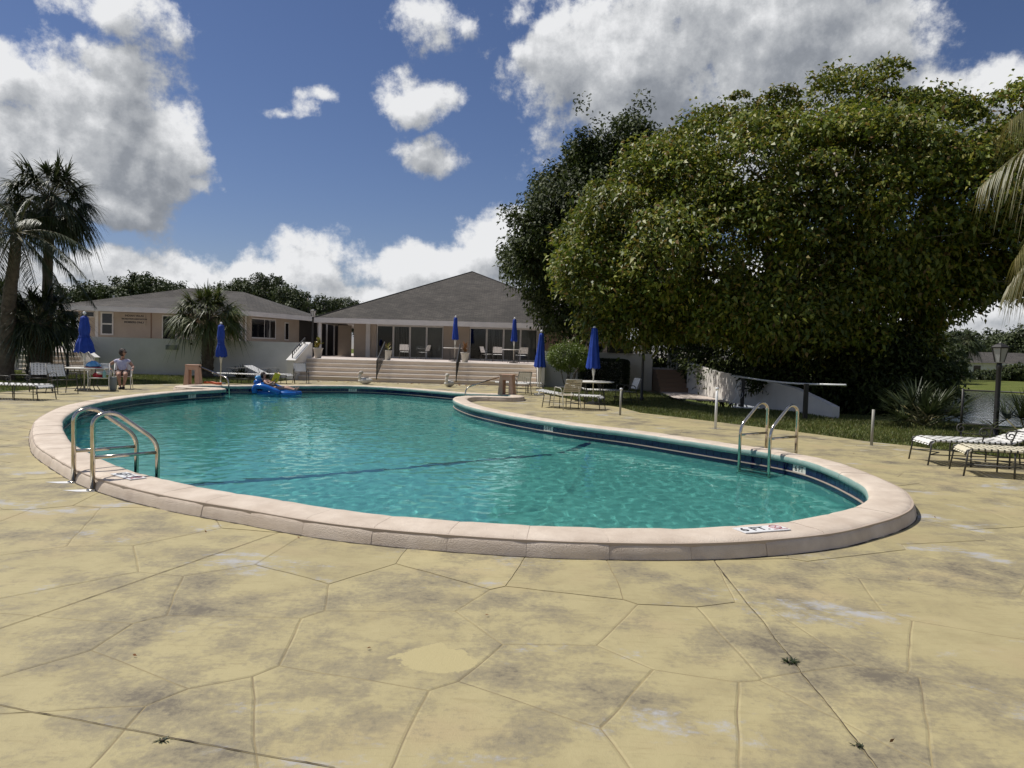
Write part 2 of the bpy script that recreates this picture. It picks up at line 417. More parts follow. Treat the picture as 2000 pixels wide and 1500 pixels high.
def deck_material():
    m, N, L, b = node_mat('worn_yellow_deck_paint')
    tc = N.new('ShaderNodeTexCoord'); v = tc.outputs['Object']
    mp = N.new('ShaderNodeMapping'); mp.inputs['Scale'].default_value = (1.0, 1.5, 1.0); mp.inputs['Rotation'].default_value = (0, 0, 0.35); L.new(v, mp.inputs[0]); sv = mp.outputs[0]
    big = nz(N, L, v, 0.85, 8, 0.62, 0.25)
    med = nz(N, L, v, 2.7, 8, 0.66, 0.3)
    fine = nz(N, L, v, 26, 5, 0.7)
    grit = nz(N, L, v, 190, 3, 0.7)
    base = mixc(N, L, rng(N, L, med, 0.35, 0.65), (0.415, 0.355, 0.19), (0.355, 0.30, 0.16))
    base = mixc(N, L, rng(N, L, nz(N, L, sv, 0.9, 4, 0.5), 0.52, 0.72), base, (0.40, 0.325, 0.18))
    st = N.new('ShaderNodeMapping'); st.inputs['Scale'].default_value = (5.0, 26.0, 1.0); st.inputs['Rotation'].default_value = (0, 0, 0.25); L.new(v, st.inputs[0])
    streak = nz(N, L, st.outputs[0], 1.0, 5, 0.65, 0.8)
    base = mixc(N, L, rng(N, L, streak, 0.50, 0.72, 0, 0.5), base, (0.30, 0.245, 0.125))
    ge = N.new('ShaderNodeNewGeometry')
    hv = N.new('ShaderNodeHueSaturation'); L.new(base, hv.inputs['Color']); L.new(rng(N, L, ge.outputs['Random Per Island'], 0, 1, 0.88, 1.10, False), hv.inputs['Value']); base = hv.outputs[0]
    worn = mth(N, L, 'ADD', mth(N, L, 'MULTIPLY', big, 0.62), mth(N, L, 'MULTIPLY', med, 0.38))
    worn = mth(N, L, 'ADD', worn, mth(N, L, 'MULTIPLY', mth(N, L, 'SUBTRACT', fine, 0.5), 0.24))
    worn = mth(N, L, 'ADD', worn, mth(N, L, 'MULTIPLY', mth(N, L, 'SUBTRACT', streak, 0.5), 0.06))
    w1 = rng(N, L, worn, 0.465, 0.57)
    col = mixc(N, L, mth(N, L, 'MULTIPLY', w1, 0.80), base, (0.25, 0.215, 0.14))
    w2 = rng(N, L, worn, 0.55, 0.64)
    col = mixc(N, L, mth(N, L, 'MULTIPLY', w2, 0.85), col, (0.135, 0.116, 0.088))
    pn = N.new('ShaderNodeMapping'); pn.inputs['Scale'].default_value = (1.0, 1.5, 1.0); pn.inputs['Location'].default_value = (3.1, 7.7, 0); L.new(v, pn.inputs[0])
    pale = nz(N, L, pn.outputs[0], 0.75, 8, 0.7, 0.3)
    pm = mth(N, L, 'ADD', pale, mth(N, L, 'MULTIPLY', mth(N, L, 'SUBTRACT', fine, 0.5), 0.16))
    pm = mth(N, L, 'ADD', pm, mth(N, L, 'MULTIPLY', mth(N, L, 'SUBTRACT', streak, 0.5), 0.07))
    col = mixc(N, L, mth(N, L, 'MULTIPLY', rng(N, L, pm, 0.57, 0.68), 0.9), col, (0.40, 0.40, 0.41))
    # one repainted spot with brushed edges
    pp = P(850, 1288); vm = N.new('ShaderNodeVectorMath'); vm.operation = 'DISTANCE'; vm.inputs[1].default_value = (pp.x, pp.y, 0); L.new(v, vm.inputs[0])
    dd = mth(N, L, 'ADD', vm.outputs['Value'], mth(N, L, 'MULTIPLY', mth(N, L, 'SUBTRACT', nz(N, L, v, 4.0, 5, 0.6), 0.5), 0.5))
    col = mixc(N, L, rng(N, L, dd, 0.17, 0.185, 1.0, 0.0), col, (0.44, 0.375, 0.195))
    col = mixc(N, L, rng(N, L, grit, 0.58, 0.78, 0, 0.5), col, (0.19, 0.155, 0.095))
    L.new(col, b.inputs['Base Color'])
    b.inputs['Roughness'].default_value = 0.72; b.inputs['Specular IOR Level'].default_value = 0.35
    h = mth(N, L, 'ADD', mth(N, L, 'MULTIPLY', fine, 0.5), mth(N, L, 'ADD', mth(N, L, 'MULTIPLY', grit, 0.25), mth(N, L, 'MULTIPLY', med, 1.2)))
    bp = N.new('ShaderNodeBump'); bp.inputs['Strength'].default_value = 0.5; bp.inputs['Distance'].default_value = 0.012
    L.new(h, bp.inputs['Height']); L.new(bp.outputs[0], b.inputs['Normal'])
    return m
M['deck'] = deck_material()
M['joint'] = mat('deck_joint', (0.20, 0.16, 0.095), 0.9, col2=(0.38, 0.31, 0.155), nscale=1.6)

def water_material(name, tint, part):
    m, N, L, b = node_mat(name); out = N['Material Output']; N.remove(b)
    gl = N.new('ShaderNodeBsdfGlass'); gl.inputs['IOR'].default_value = 1.33; gl.inputs['Roughness'].default_value = 0.0; gl.inputs['Color'].default_value = (*tint, 1)
    tr = N.new('ShaderNodeBsdfTransparent'); tr.inputs['Color'].default_value = (*tint, 1)
    mx = N.new('ShaderNodeMixShader'); mx.inputs[0].default_value = part
    L.new(tr.outputs[0], mx.inputs[1]); L.new(gl.outputs[0], mx.inputs[2]); L.new(mx.outputs[0], out.inputs['Surface'])
    return m
M['water'] = water_material('pool_water', (0.62, 0.90, 0.87), 0.88)
M['poolfloor'] = mat('pool_plaster', (0.265, 0.46, 0.445), 0.8, col2=(0.33, 0.54, 0.515), nscale=1.3)
M['lake'] = mat('lake_water', (0.035, 0.045, 0.055), 0.08, bump=1.0, bscale=1.6, spec=0.5)

def roof_material():
    m, N, L, b = node_mat('grey_shingles')
    tc = N.new('ShaderNodeTexCoord'); v = tc.outputs['UV']
    br = N.new('ShaderNodeTexBrick'); br.inputs['Scale'].default_value = 1.0
    br.inputs['Brick Width'].default_value = 0.32; br.inputs['Row Height'].default_value = 0.16; br.inputs['Mortar Size'].default_value = 0.012; br.inputs['Mortar Smooth'].default_value = 0.3
    br.inputs['Color1'].default_value = (0.055, 0.049, 0.042, 1); br.inputs['Color2'].default_value = (0.095, 0.084, 0.071, 1); br.inputs['Mortar'].default_value = (0.03, 0.027, 0.025, 1)
    L.new(v, br.inputs['Vector'])
    s = nz(N, L, tc.outputs['Object'], 0.5, 5, 0.6)
    hv = N.new('ShaderNodeHueSaturation'); L.new(br.outputs['Color'], hv.inputs['Color']); L.new(rng(N, L, s, 0.3, 0.7, 0.75, 1.2), hv.inputs['Value'])
    L.new(hv.outputs[0], b.inputs['Base Color']); b.inputs['Roughness'].default_value = 0.9
    bp = N.new('ShaderNodeBump'); bp.inputs['Strength'].default_value = 0.8; bp.inputs['Distance'].default_value = 0.03
    L.new(br.outputs['Fac'], bp.inputs['Height']); bp.invert = True; L.new(bp.outputs[0], b.inputs['Normal'])
    return m
M['roof'] = roof_material()
def lawn_material():
    m, N, L, b = node_mat('lawn')
    tc = N.new('ShaderNodeTexCoord'); v = tc.outputs['Object']
    c = mixc(N, L, rng(N, L, nz(N, L, v, 0.35, 5), 0.35, 0.65), (0.10, 0.125, 0.028), (0.15, 0.165, 0.045))
    c = mixc(N, L, rng(N, L, nz(N, L, v, 9, 6, 0.7), 0.45, 0.7), c, (0.045, 0.06, 0.015))
    c = mixc(N, L, rng(N, L, nz(N, L, v, 2.2, 6, 0.7), 0.58, 0.72, 0, 0.7), c, (0.15, 0.115, 0.06))
    L.new(c, b.inputs['Base Color']); b.inputs['Roughness'].default_value = 0.95; b.inputs['Specular IOR Level'].default_value = 0.1
    bp = N.new('ShaderNodeBump'); bp.inputs['Strength'].default_value = 0.7; bp.inputs['Distance'].default_value = 0.04
    L.new(nz(N, L, v, 30, 4), bp.inputs['Height']); L.new(bp.outputs[0], b.inputs['Normal'])
    return m
M['lawn'] = lawn_material()

# ------------------------------------------------------------------ pool outline (water edge)
ctrl = [(-4.6, 8.3), (-3.81, 7.63), (-3.0, 7.1), (-2.13, 6.66), (-1.47, 6.33), (-.85, 6.13), (-.08, 5.99), (.57, 5.94), (1.33, 5.98), (1.91, 6.12), (2.57, 6.4),
        (3.08, 6.77), (3.49, 7.12), (3.82, 7.51), (4.05, 7.96), (4.22, 8.45), (4.32, 9.15), (4.36, 9.9), (4.30, 10.55), (4.05, 11.15), (3.5, 11.93), (2.95, 12.7), (2.2, 13.7), (1.32, 14.63),
        (.5, 15.7), (-.22, 16.9), (-1.0, 18.55), (-1.5, 20.2), (-1.72, 21.4), (-1.70, 22.3), (-1.45, 22.95), (-1.0, 23.2), (-.4, 23.25), (-.1, 23.3), (0.02, 23.75), (-.1, 24.2), (-.6, 24.3), (-1.3, 24.4), (-1.95, 24.7),
        (-2.7, 25.4), (-3.84, 26.35), (-4.9, 26.95), (-5.9, 27.15), (-6.8, 26.85), (-7.6, 26.3), (-8.7, 25.6), (-9.7, 25.05), (-10.5, 24.85), (-10.8, 24.75), (-10.95, 24.3), (-10.8, 23.85), (-10.4, 23.75), (-9.7, 23.6), (-9.3, 23.2),
        (-9.35, 22.6), (-9.75, 21.6), (-9.98, 20.2), (-9.95, 18.2), (-9.55, 16.05), (-8.76, 14.14), (-8.19, 13.01), (-7.62, 12.07), (-7.0, 11.14), (-6.25, 10.1), (-5.55, 9.3)]
def catmull(pts, step):
    out = []; n = len(pts)
    for i in range(n):
        p0, p1, p2, p3 = (Vector(pts[(i + k) % n]) for k in (-1, 0, 1, 2))
        m_ = max(2, int((p2 - p1).length / 0.05))
        for k in range(m_):
            t = k / m_
            out.append(0.5 * ((2 * p1) + (p2 - p0) * t + (2 * p0 - 5 * p1 + 4 * p2 - p3) * t * t + (3 * p1 - p0 - 3 * p2 + p3) * t ** 3))
    for _ in range(3):
        out = [(out[i - 1] + out[i] * 2 + out[(i + 1) % len(out)]) / 4 for i in range(len(out))]
    # even resample
    L_ = [0.0]
    for i in range(len(out)): L_.append(L_[-1] + (out[(i + 1) % len(out)] - out[i]).length)
    tot = L_[-1]; n = round(tot / step); res = []; j = 0
    for k in range(n):
        s = tot * k / n
        while L_[j + 1] < s: j += 1
        a, b_ = out[j], out[(j + 1) % len(out)]
        res.append(a.lerp(b_, (s - L_[j]) / max(1e-9, L_[j + 1] - L_[j])))
    return res, tot
POOL, PERIM = catmull(ctrl, 0.075)     # counter-clockwise, water on the left
NP = len(POOL)
def pnorm(i):                          # outward (away from water)
    t = (POOL[(i + 2) % NP] - POOL[(i - 2) % NP]).normalized()
    return Vector((t.y, -t.x)), t
def pat(s):                            # point, outward normal, tangent at arc length s
    f = (s / PERIM * NP) % NP; i = int(f); n0, t0 = pnorm(i); n1, t1 = pnorm((i + 1) % NP); k = f - i
    return POOL[i].lerp(POOL[(i + 1) % NP], k), n0.lerp(n1, k).normalized(), t0.lerp(t1, k).normalized()
def offset(d):
    return [POOL[i] + pnorm(i)[0] * d for i in range(NP)]
def inside(pt, poly):
    x, y = pt[0], pt[1]; r_ = False; j = len(poly) - 1
    for i in range(len(poly)):
        yi, yj = poly[i][1], poly[j][1]
        if (yi > y) != (yj > y) and x < (poly[j][0] - poly[i][0]) * (y - yi) / (yj - yi) + poly[i][0]: r_ = not r_
        j = i
    return r_
HOLE = offset(0.16)[::3]

WATER_Z = -0.13
pool = bpy.data.objects.new('swimming_pool', None); C.objects.link(pool); struct(pool)
# basin: walls and sloping floor
PNP = np.array([(p.x, p.y) for p in POOL])
def edge_dist(x, y): return float(np.sqrt(((PNP - np.array([x, y])) ** 2).sum(1).min()))
def floor_z(x, y):                      # plaster bowl: rounded cove at the wall, deeper towards the camera end
    deep = -1.65 + 0.6 * max(0, min(1, (y - 8) / 11)); k = min(1.0, edge_dist(x, y) / 1.1)
    return -0.26 + (deep + 0.26) * math.sin(k * math.pi / 2) ** 0.8
ring = POOL[::2]
fpts = [p.copy() for p in ring] + [POOL[i] - pnorm(i)[0] * d for d in (.06, .15, .3, .55, .9, 1.3) for i in range(0, NP, 3)] + [Vector((x, y)) for x in np.arange(-11, 5, .6) for y in np.arange(6, 28, .6)]
fpts = fpts[:len(ring)] + [p for p in fpts[len(ring):] if inside(p, ring)]
res = delaunay_2d_cdt(fpts, [(i, (i + 1) % len(ring)) for i in range(len(ring))], [], 0, 1e-4)
vs, fs = res[0], res[2]
mb = MB(); mb.v = [(v.x, v.y, floor_z(v.x, v.y)) for v in vs]
mb.f = [tuple(f_) for f_ in fs if inside(sum((vs[i] for i in f_), Vector((0, 0))) / len(f_), ring)]
mb.build('pool_floor', M['poolfloor'], pool, True)
def band(name, d0, d1, z0, z1, m_):
    """ring of rectangular section between offsets d0..d1 (outward) and heights z0..z1"""
    A, B = offset(d0), offset(d1); V = []; F_ = []
    for i in range(NP):
        V += [(A[i].x, A[i].y, z0), (A[i].x, A[i].y, z1), (B[i].x, B[i].y, z1), (B[i].x, B[i].y, z0)]
    for i in range(NP):
        j = (i + 1) % NP
        for k in range(4): F_.append((4 * i + k, 4 * j + k, 4 * j + (k + 1) % 4, 4 * i + (k + 1) % 4))
    q = MB(); q.v = V; q.f = F_
    return q.build(name, m_, pool)
band('grout_backing', 0.012, 0.10, -0.11, 0.045, M['grout'])
band('ledge', -0.022, 0.06, -0.088, -0.074, M['ledge'])
band('lower_tile_band', -0.010, 0.06, -0.30, -0.0885, M['tile'])
band('mortar_bed', 0.01, 0.395, -0.02, 0.128, M['mortar'])
# navy tiles, one by one
NT = round(PERIM / 0.155); tw = PERIM / NT
tmb = MB().box(-tw / 2 + 0.004, tw / 2 - 0.004, -0.006, 0.02, -0.072, 0.034); tile_me = tmb.mesh('tile')
tile_me.materials.append(M['tile'])
cands = []
for k in range(NT):
    p, n, t = pat((k + 0.5) * tw)
    # size of the tile as the photograph shows it
    d = math.hypot(p.x, p.y); vis = n.y if n.y > 0 else n.y * 0.1
    cands.append((max(0.02, (n.x * p.x + n.y * p.y) / d) / d, k))
cands.sort(reverse=True)
MARKERS = {}
def near_s(pt):
    return min(range(NP), key=lambda i: (POOL[i] - Vector(pt)).length_squared) / NP * PERIM
mk = [(near_s(P(1050, 838, 0)[:2]), '5 FT'), (near_s(P(1562, 915, 0)[:2]), '6 FT'), (near_s(P(375, 772, 0)[:2]), '3 FT'), (near_s(P(694, 760, 0)[:2]), '3 FT')]
skip = set()
for s, tx in mk:
    k0 = int(s / tw); skip |= {k0 % NT, (k0 + 1) % NT}
    p, n, t = pat((k0 + 1) * tw)
    e = bpy.data.objects.new('depth_tile', MB().box(-tw + 0.004, tw - 0.004, -0.007, 0.02, -0.072, 0.034).mesh('depth_tile')); C.objects.link(e)
    e.data.materials.append(M['statue']); e.parent = pool
    rz = math.atan2(-n.x, n.y)
    e.location = (p.x, p.y, 0); e.rotation_euler = (0, 0, rz); e['label'] = 'white waterline tile reading ' + tx
    tm = text_mesh(tx, 0.11, 0.001, bold=0.001); to = place('lettering', tm, M['black'], e, (0, -0.0095, -0.02)); to.rotation_euler = (R(90), 0, 0)
rest = MB()
for r_, (w, k) in enumerate(cands):
    if k in skip: continue
    p, n, t = pat((k + 0.5) * tw); rz = math.atan2(-n.x, n.y)
    if r_ < 300:
        o = bpy.data.objects.new('tile', tile_me); C.objects.link(o); o.parent = pool
        o.location = (p.x, p.y, rnd.uniform(-.0015, .0015)); o.rotation_euler = (rnd.uniform(-.02, .02), 0, rz + rnd.uniform(-.012, .012))
    else:
        rest.box(-tw / 2 + 0.004, tw / 2 - 0.004, -0.006, 0.02, -0.072, 0.034, Matrix.Translation((p.x, p.y, 0)) @ Matrix.Rotation(rz, 4, 'Z'))
struct(rest.build('tiles_in_shade', M['tile'], pool), 'stuff')
# coping stones
PROF = [(-.028, .040), (-.044, .062), (-.047, .098), (-.034, .130), (-.006, .149), (.05, .153), (.18, .152), (.30, .150), (.355, .141), (.39, .122), (.408, .09), (.42, .045), (.432, -.012)]
NS = round(PERIM / 0.60); sw = PERIM / NS
for k in range(NS):
    s0, s1 = k * sw + 0.0012, (k + 1) * sw - 0.0012
    q = MB(); m_ = 7; np_ = len(PROF)
    dz, dr, tl = rnd.uniform(-.002, .002), rnd.uniform(-.003, .003), rnd.uniform(-.003, .003)
    for j in range(m_):
        p, n, t = pat(s0 + (s1 - s0) * j / (m_ - 1))
        e_ = 0.004 if j in (0, m_ - 1) else 0.0     # worn arris at each joint
        for (a, z) in PROF:
            ww = 0.005 * noise.noise(Vector((p.x * 3 + a * 9, p.y * 3, z * 20)))
            a2 = 0.19 + (a - 0.19) * (1 - e_ * 4) + dr; pp = p + n * a2
            q.v.append((pp.x, pp.y, z - (e_ if z > .05 else 0) + (dz + tl * (j / (m_ - 1) - .5) + ww if z > 0.03 else 0)))
    for j in range(m_ - 1):
        for i in range(np_ - 1):
            q.f.append((j * np_ + i, j * np_ + i + 1, (j + 1) * np_ + i + 1, (j + 1) * np_ + i))
    q.f.append(tuple(range(np_))[::-1]); q.f.append(tuple(range((m_ - 1) * np_, m_ * np_)))
    me = q.mesh('coping_stone', True); me.set_sharp_from_angle(angle=R(50)) if hasattr(me, 'set_sharp_from_angle') else None
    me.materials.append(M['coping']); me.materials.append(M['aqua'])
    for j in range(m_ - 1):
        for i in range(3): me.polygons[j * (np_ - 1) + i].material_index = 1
    place('coping_stone', me, M['coping'], pool)
# crumbled edge where the coping meets the deck
q = MB(); A = offset(0.422); prev = None
for i in range(NP):
    n_ = pnorm(i)[0]; w = 0.006 + 0.030 * max(0, noise.noise(Vector((A[i].x * 6, A[i].y * 6, 3)))) + 0.012 * rnd.random()
    cur = ((A[i].x, A[i].y), (A[i].x + n_.x * w, A[i].y + n_.y * w))
    if prev: q.poly([(*prev[0], .0065), (*cur[0], .0065), (*cur[1], .0035), (*prev[1], .0035)])
    prev = cur
struct(q.build('crumbled_edge', M['dirt'], pool), 'stuff')
# lane line on the floor and up the wall
def PW(px, py, zf):                    # floor point seen through the flat water surface
    p = P(px, py, WATER_Z); d = ray(px, py).normalized(); h = math.hypot(d.x, d.y); sr_ = h / 1.33; k = (sr_ / math.sqrt(1 - sr_ * sr_)) * (WATER_Z - zf) / h
    return Vector((p.x + d.x * k, p.y + d.y * k, zf))
w0 = P(1157, 860, WATER_Z); w0 = pat(near_s(w0[:2])); line = [Vector((w0[0].x - w0[1].x * .03, w0[0].y - w0[1].y * .03, 0))]
for (x, y) in ((1085, 887), (1040, 890.5), (960, 897), (800, 913), (650, 926), (500, 938), (420, 944), (330, 951), (250, 957)):
    z = -.45
    for _ in range(40):
        p = PW(x, y, z); z = z * .75 + .25 * (floor_z(p.x, p.y) if inside(p, ring) else -.2)
    line.append(PW(x, y, z))
q = MB(); zz = lambda p: Vector((p.x, p.y, floor_z(p.x, p.y) + .014)); prev = None
for i in range(len(line) - 1):
    a, b_ = line[i], line[i + 1]
    for k in range(10):
        c = a.lerp(b_, k / 10); d = (line[min(i + 2, len(line) - 1)] - line[max(i - 1, 0)]).normalized(); sdv = Vector((-d.y, d.x, 0)).normalized() * (.075 + .02 * noise.noise(c * 3))
        cur = (zz(c - sdv), zz(c + sdv))
        if prev and inside(c, ring): q.poly([prev[0], cur[0], cur[1], prev[1]])
        prev = cur
q.build('floor_line', M['pooldark'], pool)
# water surface: a rippled sheet
sp_ = .05; xs = np.arange(-11.4, 4.9, sp_); ys = np.arange(5.6, 27.6, sp_); X, Y = np.meshgrid(xs, ys)
def wave(x, y):
    v = Vector((x * 1.25, y, 0)); return .0045 * noise.noise(v * 1.7) + .0042 * noise.noise(v * 5.0 + Vector((5, 1, 0))) + .0033 * noise.noise(v * 9.5 + Vector((1, 9, 0)))
pv_ = [(p.x, p.y) for p in offset(.03)[::4]]; ins = np.zeros(X.shape, bool)
for (xi, yi), (xk, yk) in zip(pv_, pv_[-1:] + pv_[:-1]): ins ^= ((yi > Y) != (yk > Y)) & (X < (xk - xi) * (Y - yi) / (yk - yi + 1e-12) + xi)
Z = np.full(X.shape, WATER_Z); big_ = ins.copy(); big_[1:] |= ins[:-1]; big_[:-1] |= ins[1:]; big_[:, 1:] |= ins[:, :-1]; big_[:, :-1] |= ins[:, 1:]
for i, j in zip(*np.nonzero(big_)): Z[i, j] += wave(X[i, j], Y[i, j])
idx = np.arange(X.size).reshape(X.shape); fq = np.stack([idx[:-1, :-1], idx[:-1, 1:], idx[1:, 1:], idx[1:, :-1]], -1)[ins[:-1, :-1] & ins[1:, 1:]].reshape(-1, 4)
used = np.unique(fq); remap = np.zeros(X.size, int); remap[used] = np.arange(len(used))
wo = place('pool_water', npmesh('pool_water', np.stack([X, Y, Z], -1).reshape(-1, 3)[used], remap[fq], True), M['water']); struct(wo)
wo.cycles.is_caustics_caster = True; sd.cycles.is_caustics_light = True
for o in pool.children:
    if o.name.startswith(('pool_floor', 'floor_line')): o.cycles.is_caustics_receiver = True
# painted depth plates on the coping
def coping_plate(px, py, txt, lab):
    s = near_s(P(px, py, .15)[:2]); p, n, t = pat(s); c = p + n * 0.175
    rz = math.atan2(n.x, -n.y)
    e = place('depth_plate', MB().box(-.235, .235, -.085, .085, -.004, .0035).mesh('depth_plate'), M['marker'], pool, (c.x, c.y, .158), rz); e['label'] = lab
    tm = text_mesh(txt, 0.135, 0.0008, bold=0.0015); place('lettering', tm, M['black'], e, (-.075, 0, .0048))
    q = MB(); q.tube([(.155 + .052 * math.cos(a * math.pi / 12), .018 + .052 * math.sin(a * math.pi / 12), .0045) for a in range(24)], .0045, 4, closed=True)
    q.bar((.118, -.018, .0045), (.192, .054, .0045), .008, .002); q.bar((.118, .054, .0048), (.192, -.018, .0048), .006, .002)
    q.build('no_diving_symbol', M['red'], e)
    place('lettering', text_mesh('NO DIVING', 0.028, 0.0006), M['red'], e, (.155, -.055, .0048))
coping_plate(1490, 1034, '6 FT.', 'white painted plate reading 6 FT. with a no diving symbol')
coping_plate(268, 930, '6 FT.', 'white painted plate reading 6 FT. beside the ladder')

# ------------------------------------------------------------------ ground, lake, deck
def lake_s(x, y):
    s1 = (x - 17.0) * .49 + (y - 27.5) * .87
    s2 = (49.6 + (78 - y) * .1 - x)
    s3 = (x - (9 + (y - 28) * .30)) * .95
    return min(s1, s2, s3)
def ground_z(x, y):
    s = lake_s(x, y); z = -0.03
    if x > 6 and y > 8:
        if s > -9: z = -0.03 - 1.17 * max(0, min(1, (s + 9) / 9)) ** 1.3
        if s > 0: z = -1.2 - min(1.2, s * .35)
        if x > 44 and s < 0 and y > 20:
            z = -1.2 + min(0.55, -s * .05 + .12)
    return z
gx = sorted(set([-400, -250, -160, -110, -80, -60, -45] + list(range(-36, 0, 4)) + list(np.arange(0, 64, 1.5)) + [70, 80, 100, 130, 180, 260, 400]))
gy = sorted(set([-60, -30, -12, -4] + list(range(0, 12, 4)) + list(np.arange(12, 90, 1.5)) + [100, 115, 135, 160, 200, 260, 340, 460, 650]))
hole = offset(0.25)[::4]
pts = [p.copy() for p in hole] + [Vector((x + rnd.uniform(-.01, .01), y + rnd.uniform(-.01, .01))) for x in gx for y in gy]
r_ = delaunay_2d_cdt(pts, [(i, (i + 1) % len(hole)) for i in range(len(hole))], [], 0, 1e-4)
q = MB(); q.v = [(p.x, p.y, ground_z(p.x, p.y)) for p in r_[0]]
q.f = [tuple(f_) for f_ in r_[2] if not inside(sum((r_[0][i] for i in f_), Vector((0, 0))) / 3, hole)]
struct(q.build('ground', M['lawn'], smooth=True))
q = MB().poly([(6, 16, -1.2), (90, 16, -1.2), (90, 140, -1.2), (6, 140, -1.2)])
lk = struct(q.build('lake', M['lake']))

edge = [P(1065, 770), P(1140, 785), P(1214, 796), P(1250, 806), P(1400, 824), P(1600, 849), P(1701, 863), P(1781, 871), P(1867, 883), P(2000, 896)]
edge = [Vector((p.x, p.y)) for p in edge]
left = [Vector((p.x, p.y)) for p in (P(0, 766), P(144, 755), P(264, 751), P(360, 750), P(480, 749))]
DECK = [Vector((-24, -7)), Vector((16, -7)), Vector((16, 8.5)), Vector((11, 9.8))] + edge[::-1] + [Vector((1.4, 33.2)), Vector((1.4, 33.9)), Vector((-10.2, 33.9)), Vector((-10.3, 32.0))] + left[::-1] + [Vector((-24, 20))]
r_ = delaunay_2d_cdt([p.copy() for p in DECK + HOLE], [(i, (i + 1) % len(DECK)) for i in range(len(DECK))] + [(len(DECK) + i, len(DECK) + (i + 1) % len(HOLE)) for i in range(len(HOLE))], [], 0, 1e-4)
q = MB(); q.v = [(p.x, p.y, -0.0035) for p in r_[0]]
for f_ in r_[2]:
    c = sum((r_[0][i] for i in f_), Vector((0, 0))) / 3
    if inside(c, DECK) and not inside(c, HOLE): q.f.append(tuple(f_))
deck = struct(q.build('pool_deck', M['joint']))
# stamped slabs: irregular cells, cut by the long joints
seeds = [P(x, y) for x, y in ((480, 1150), (800, 1140), (350, 1270), (770, 1260), (610, 1405), (170, 1340), (40, 1250), (200, 1170), (120, 1110), (400, 1080), (650, 1095), (1080, 1195), (1120, 1340), (1340, 1250), (1330, 1400),
         (1560, 1150), (1500, 1250), (1680, 1240), (1850, 1180), (1880, 1280), (1720, 1380), (1000, 1440), (900, 1105), (1120, 1125), (1280, 1130), (380, 1440), (1900, 1420), (1560, 1440), (80, 1440), (1780, 1110), (1930, 1090), (60, 1040), (250, 1030))]
seeds = [Vector((p.x, p.y)) for p in seeds]
gyv = -6.4; row = 0
while gyv < 34:
    gxv = -24 + (0.6 if row % 2 else 0)
    while gxv < 16:
        p = Vector((gxv + rnd.uniform(-.34, .34), gyv + rnd.uniform(-.3, .3)))
        if all((p - s).length > 0.78 for s in seeds[:33]) and (inside(p, DECK) or any(inside(p + Vector(d), DECK) for d in ((.8, 0), (-.8, 0), (0, .8), (0, -.8)))): seeds.append(p)
        gxv += 1.22
    gyv += 1.08; row += 1
cuts = []
for a, b_ in (((0, 1228), (535, 1043)), ((1395, 1095), (1715, 1500)), ((0, 1377), (650, 1500)), ((0, 833), (80, 831))):
    a, b_ = P(*a), P(*b_); d = Vector((b_.x - a.x, b_.y - a.y)).normalized(); cuts.append((Vector((a.x, a.y)), d))
def clip(poly, p, n, off):            # keep points with (q-p).n <= -off
    out = []
    for i in range(len(poly)):
        a, b_ = poly[i], poly[(i + 1) % len(poly)]
        da, db = (a - p).dot(n) + off, (b_ - p).dot(n) + off
        if da <= 0: out.append(a)
        if (da < 0 < db) or (db < 0 < da): out.append(a.lerp(b_, da / (da - db)))
    return out
GAP = 0.0035
cells = []
for i, s in enumerate(seeds):
    poly = [s + Vector(d) for d in ((-2.2, -2.2), (2.2, -2.2), (2.2, 2.2), (-2.2, 2.2))]
    for j, t in enumerate(seeds):
        if i == j: continue
        d = t - s; L_ = d.length
        if L_ > 4: continue
        poly = clip(poly, (s + t) / 2, d / L_, GAP)
        if len(poly) < 3: break
    if len(poly) < 3: continue
    parts = [poly]
    for p, d in cuts:
        n_ = Vector((-d.y, d.x)); np2 = []
        for po in parts:
            c = sum(po, Vector((0, 0))) / len(po)
            if (c - p).length > 9: np2.append(po); continue
            for sg in (1, -1):
                cc = clip(po, p, n_ * sg, 0.004)
                if len(cc) >= 3: np2.append(cc)
        parts = np2
    cells += parts
def dense(poly, st=0.10):
    out = []
    for i in range(len(poly)):
        a, b_ = poly[i], poly[(i + 1) % len(poly)]; n = max(1, int((b_ - a).length / st))
        out += [a.lerp(b_, k / n) for k in range(n)]
    w = []
    for p in out:
        v = noise.noise_vector(Vector((p.x * 4.1, p.y * 4.1, .3))) * .011 + noise.noise_vector(Vector((p.x * 17, p.y * 17, 4))) * .0032
        w.append(Vector((p.x + v.x, p.y + v.y)))
    return w
BIGH = HOLE
slabs = []
for po in cells:
    c = sum(po, Vector((0, 0))) / len(po)
    dist = math.hypot(c.x, c.y); front = c.y > 0.5 and abs(c.x) < c.y * 0.78 + 1.2
    slabs.append((dist if front else dist + 100, po, c))
slabs.sort(key=lambda t: t[0])
far = MB(); count = 0
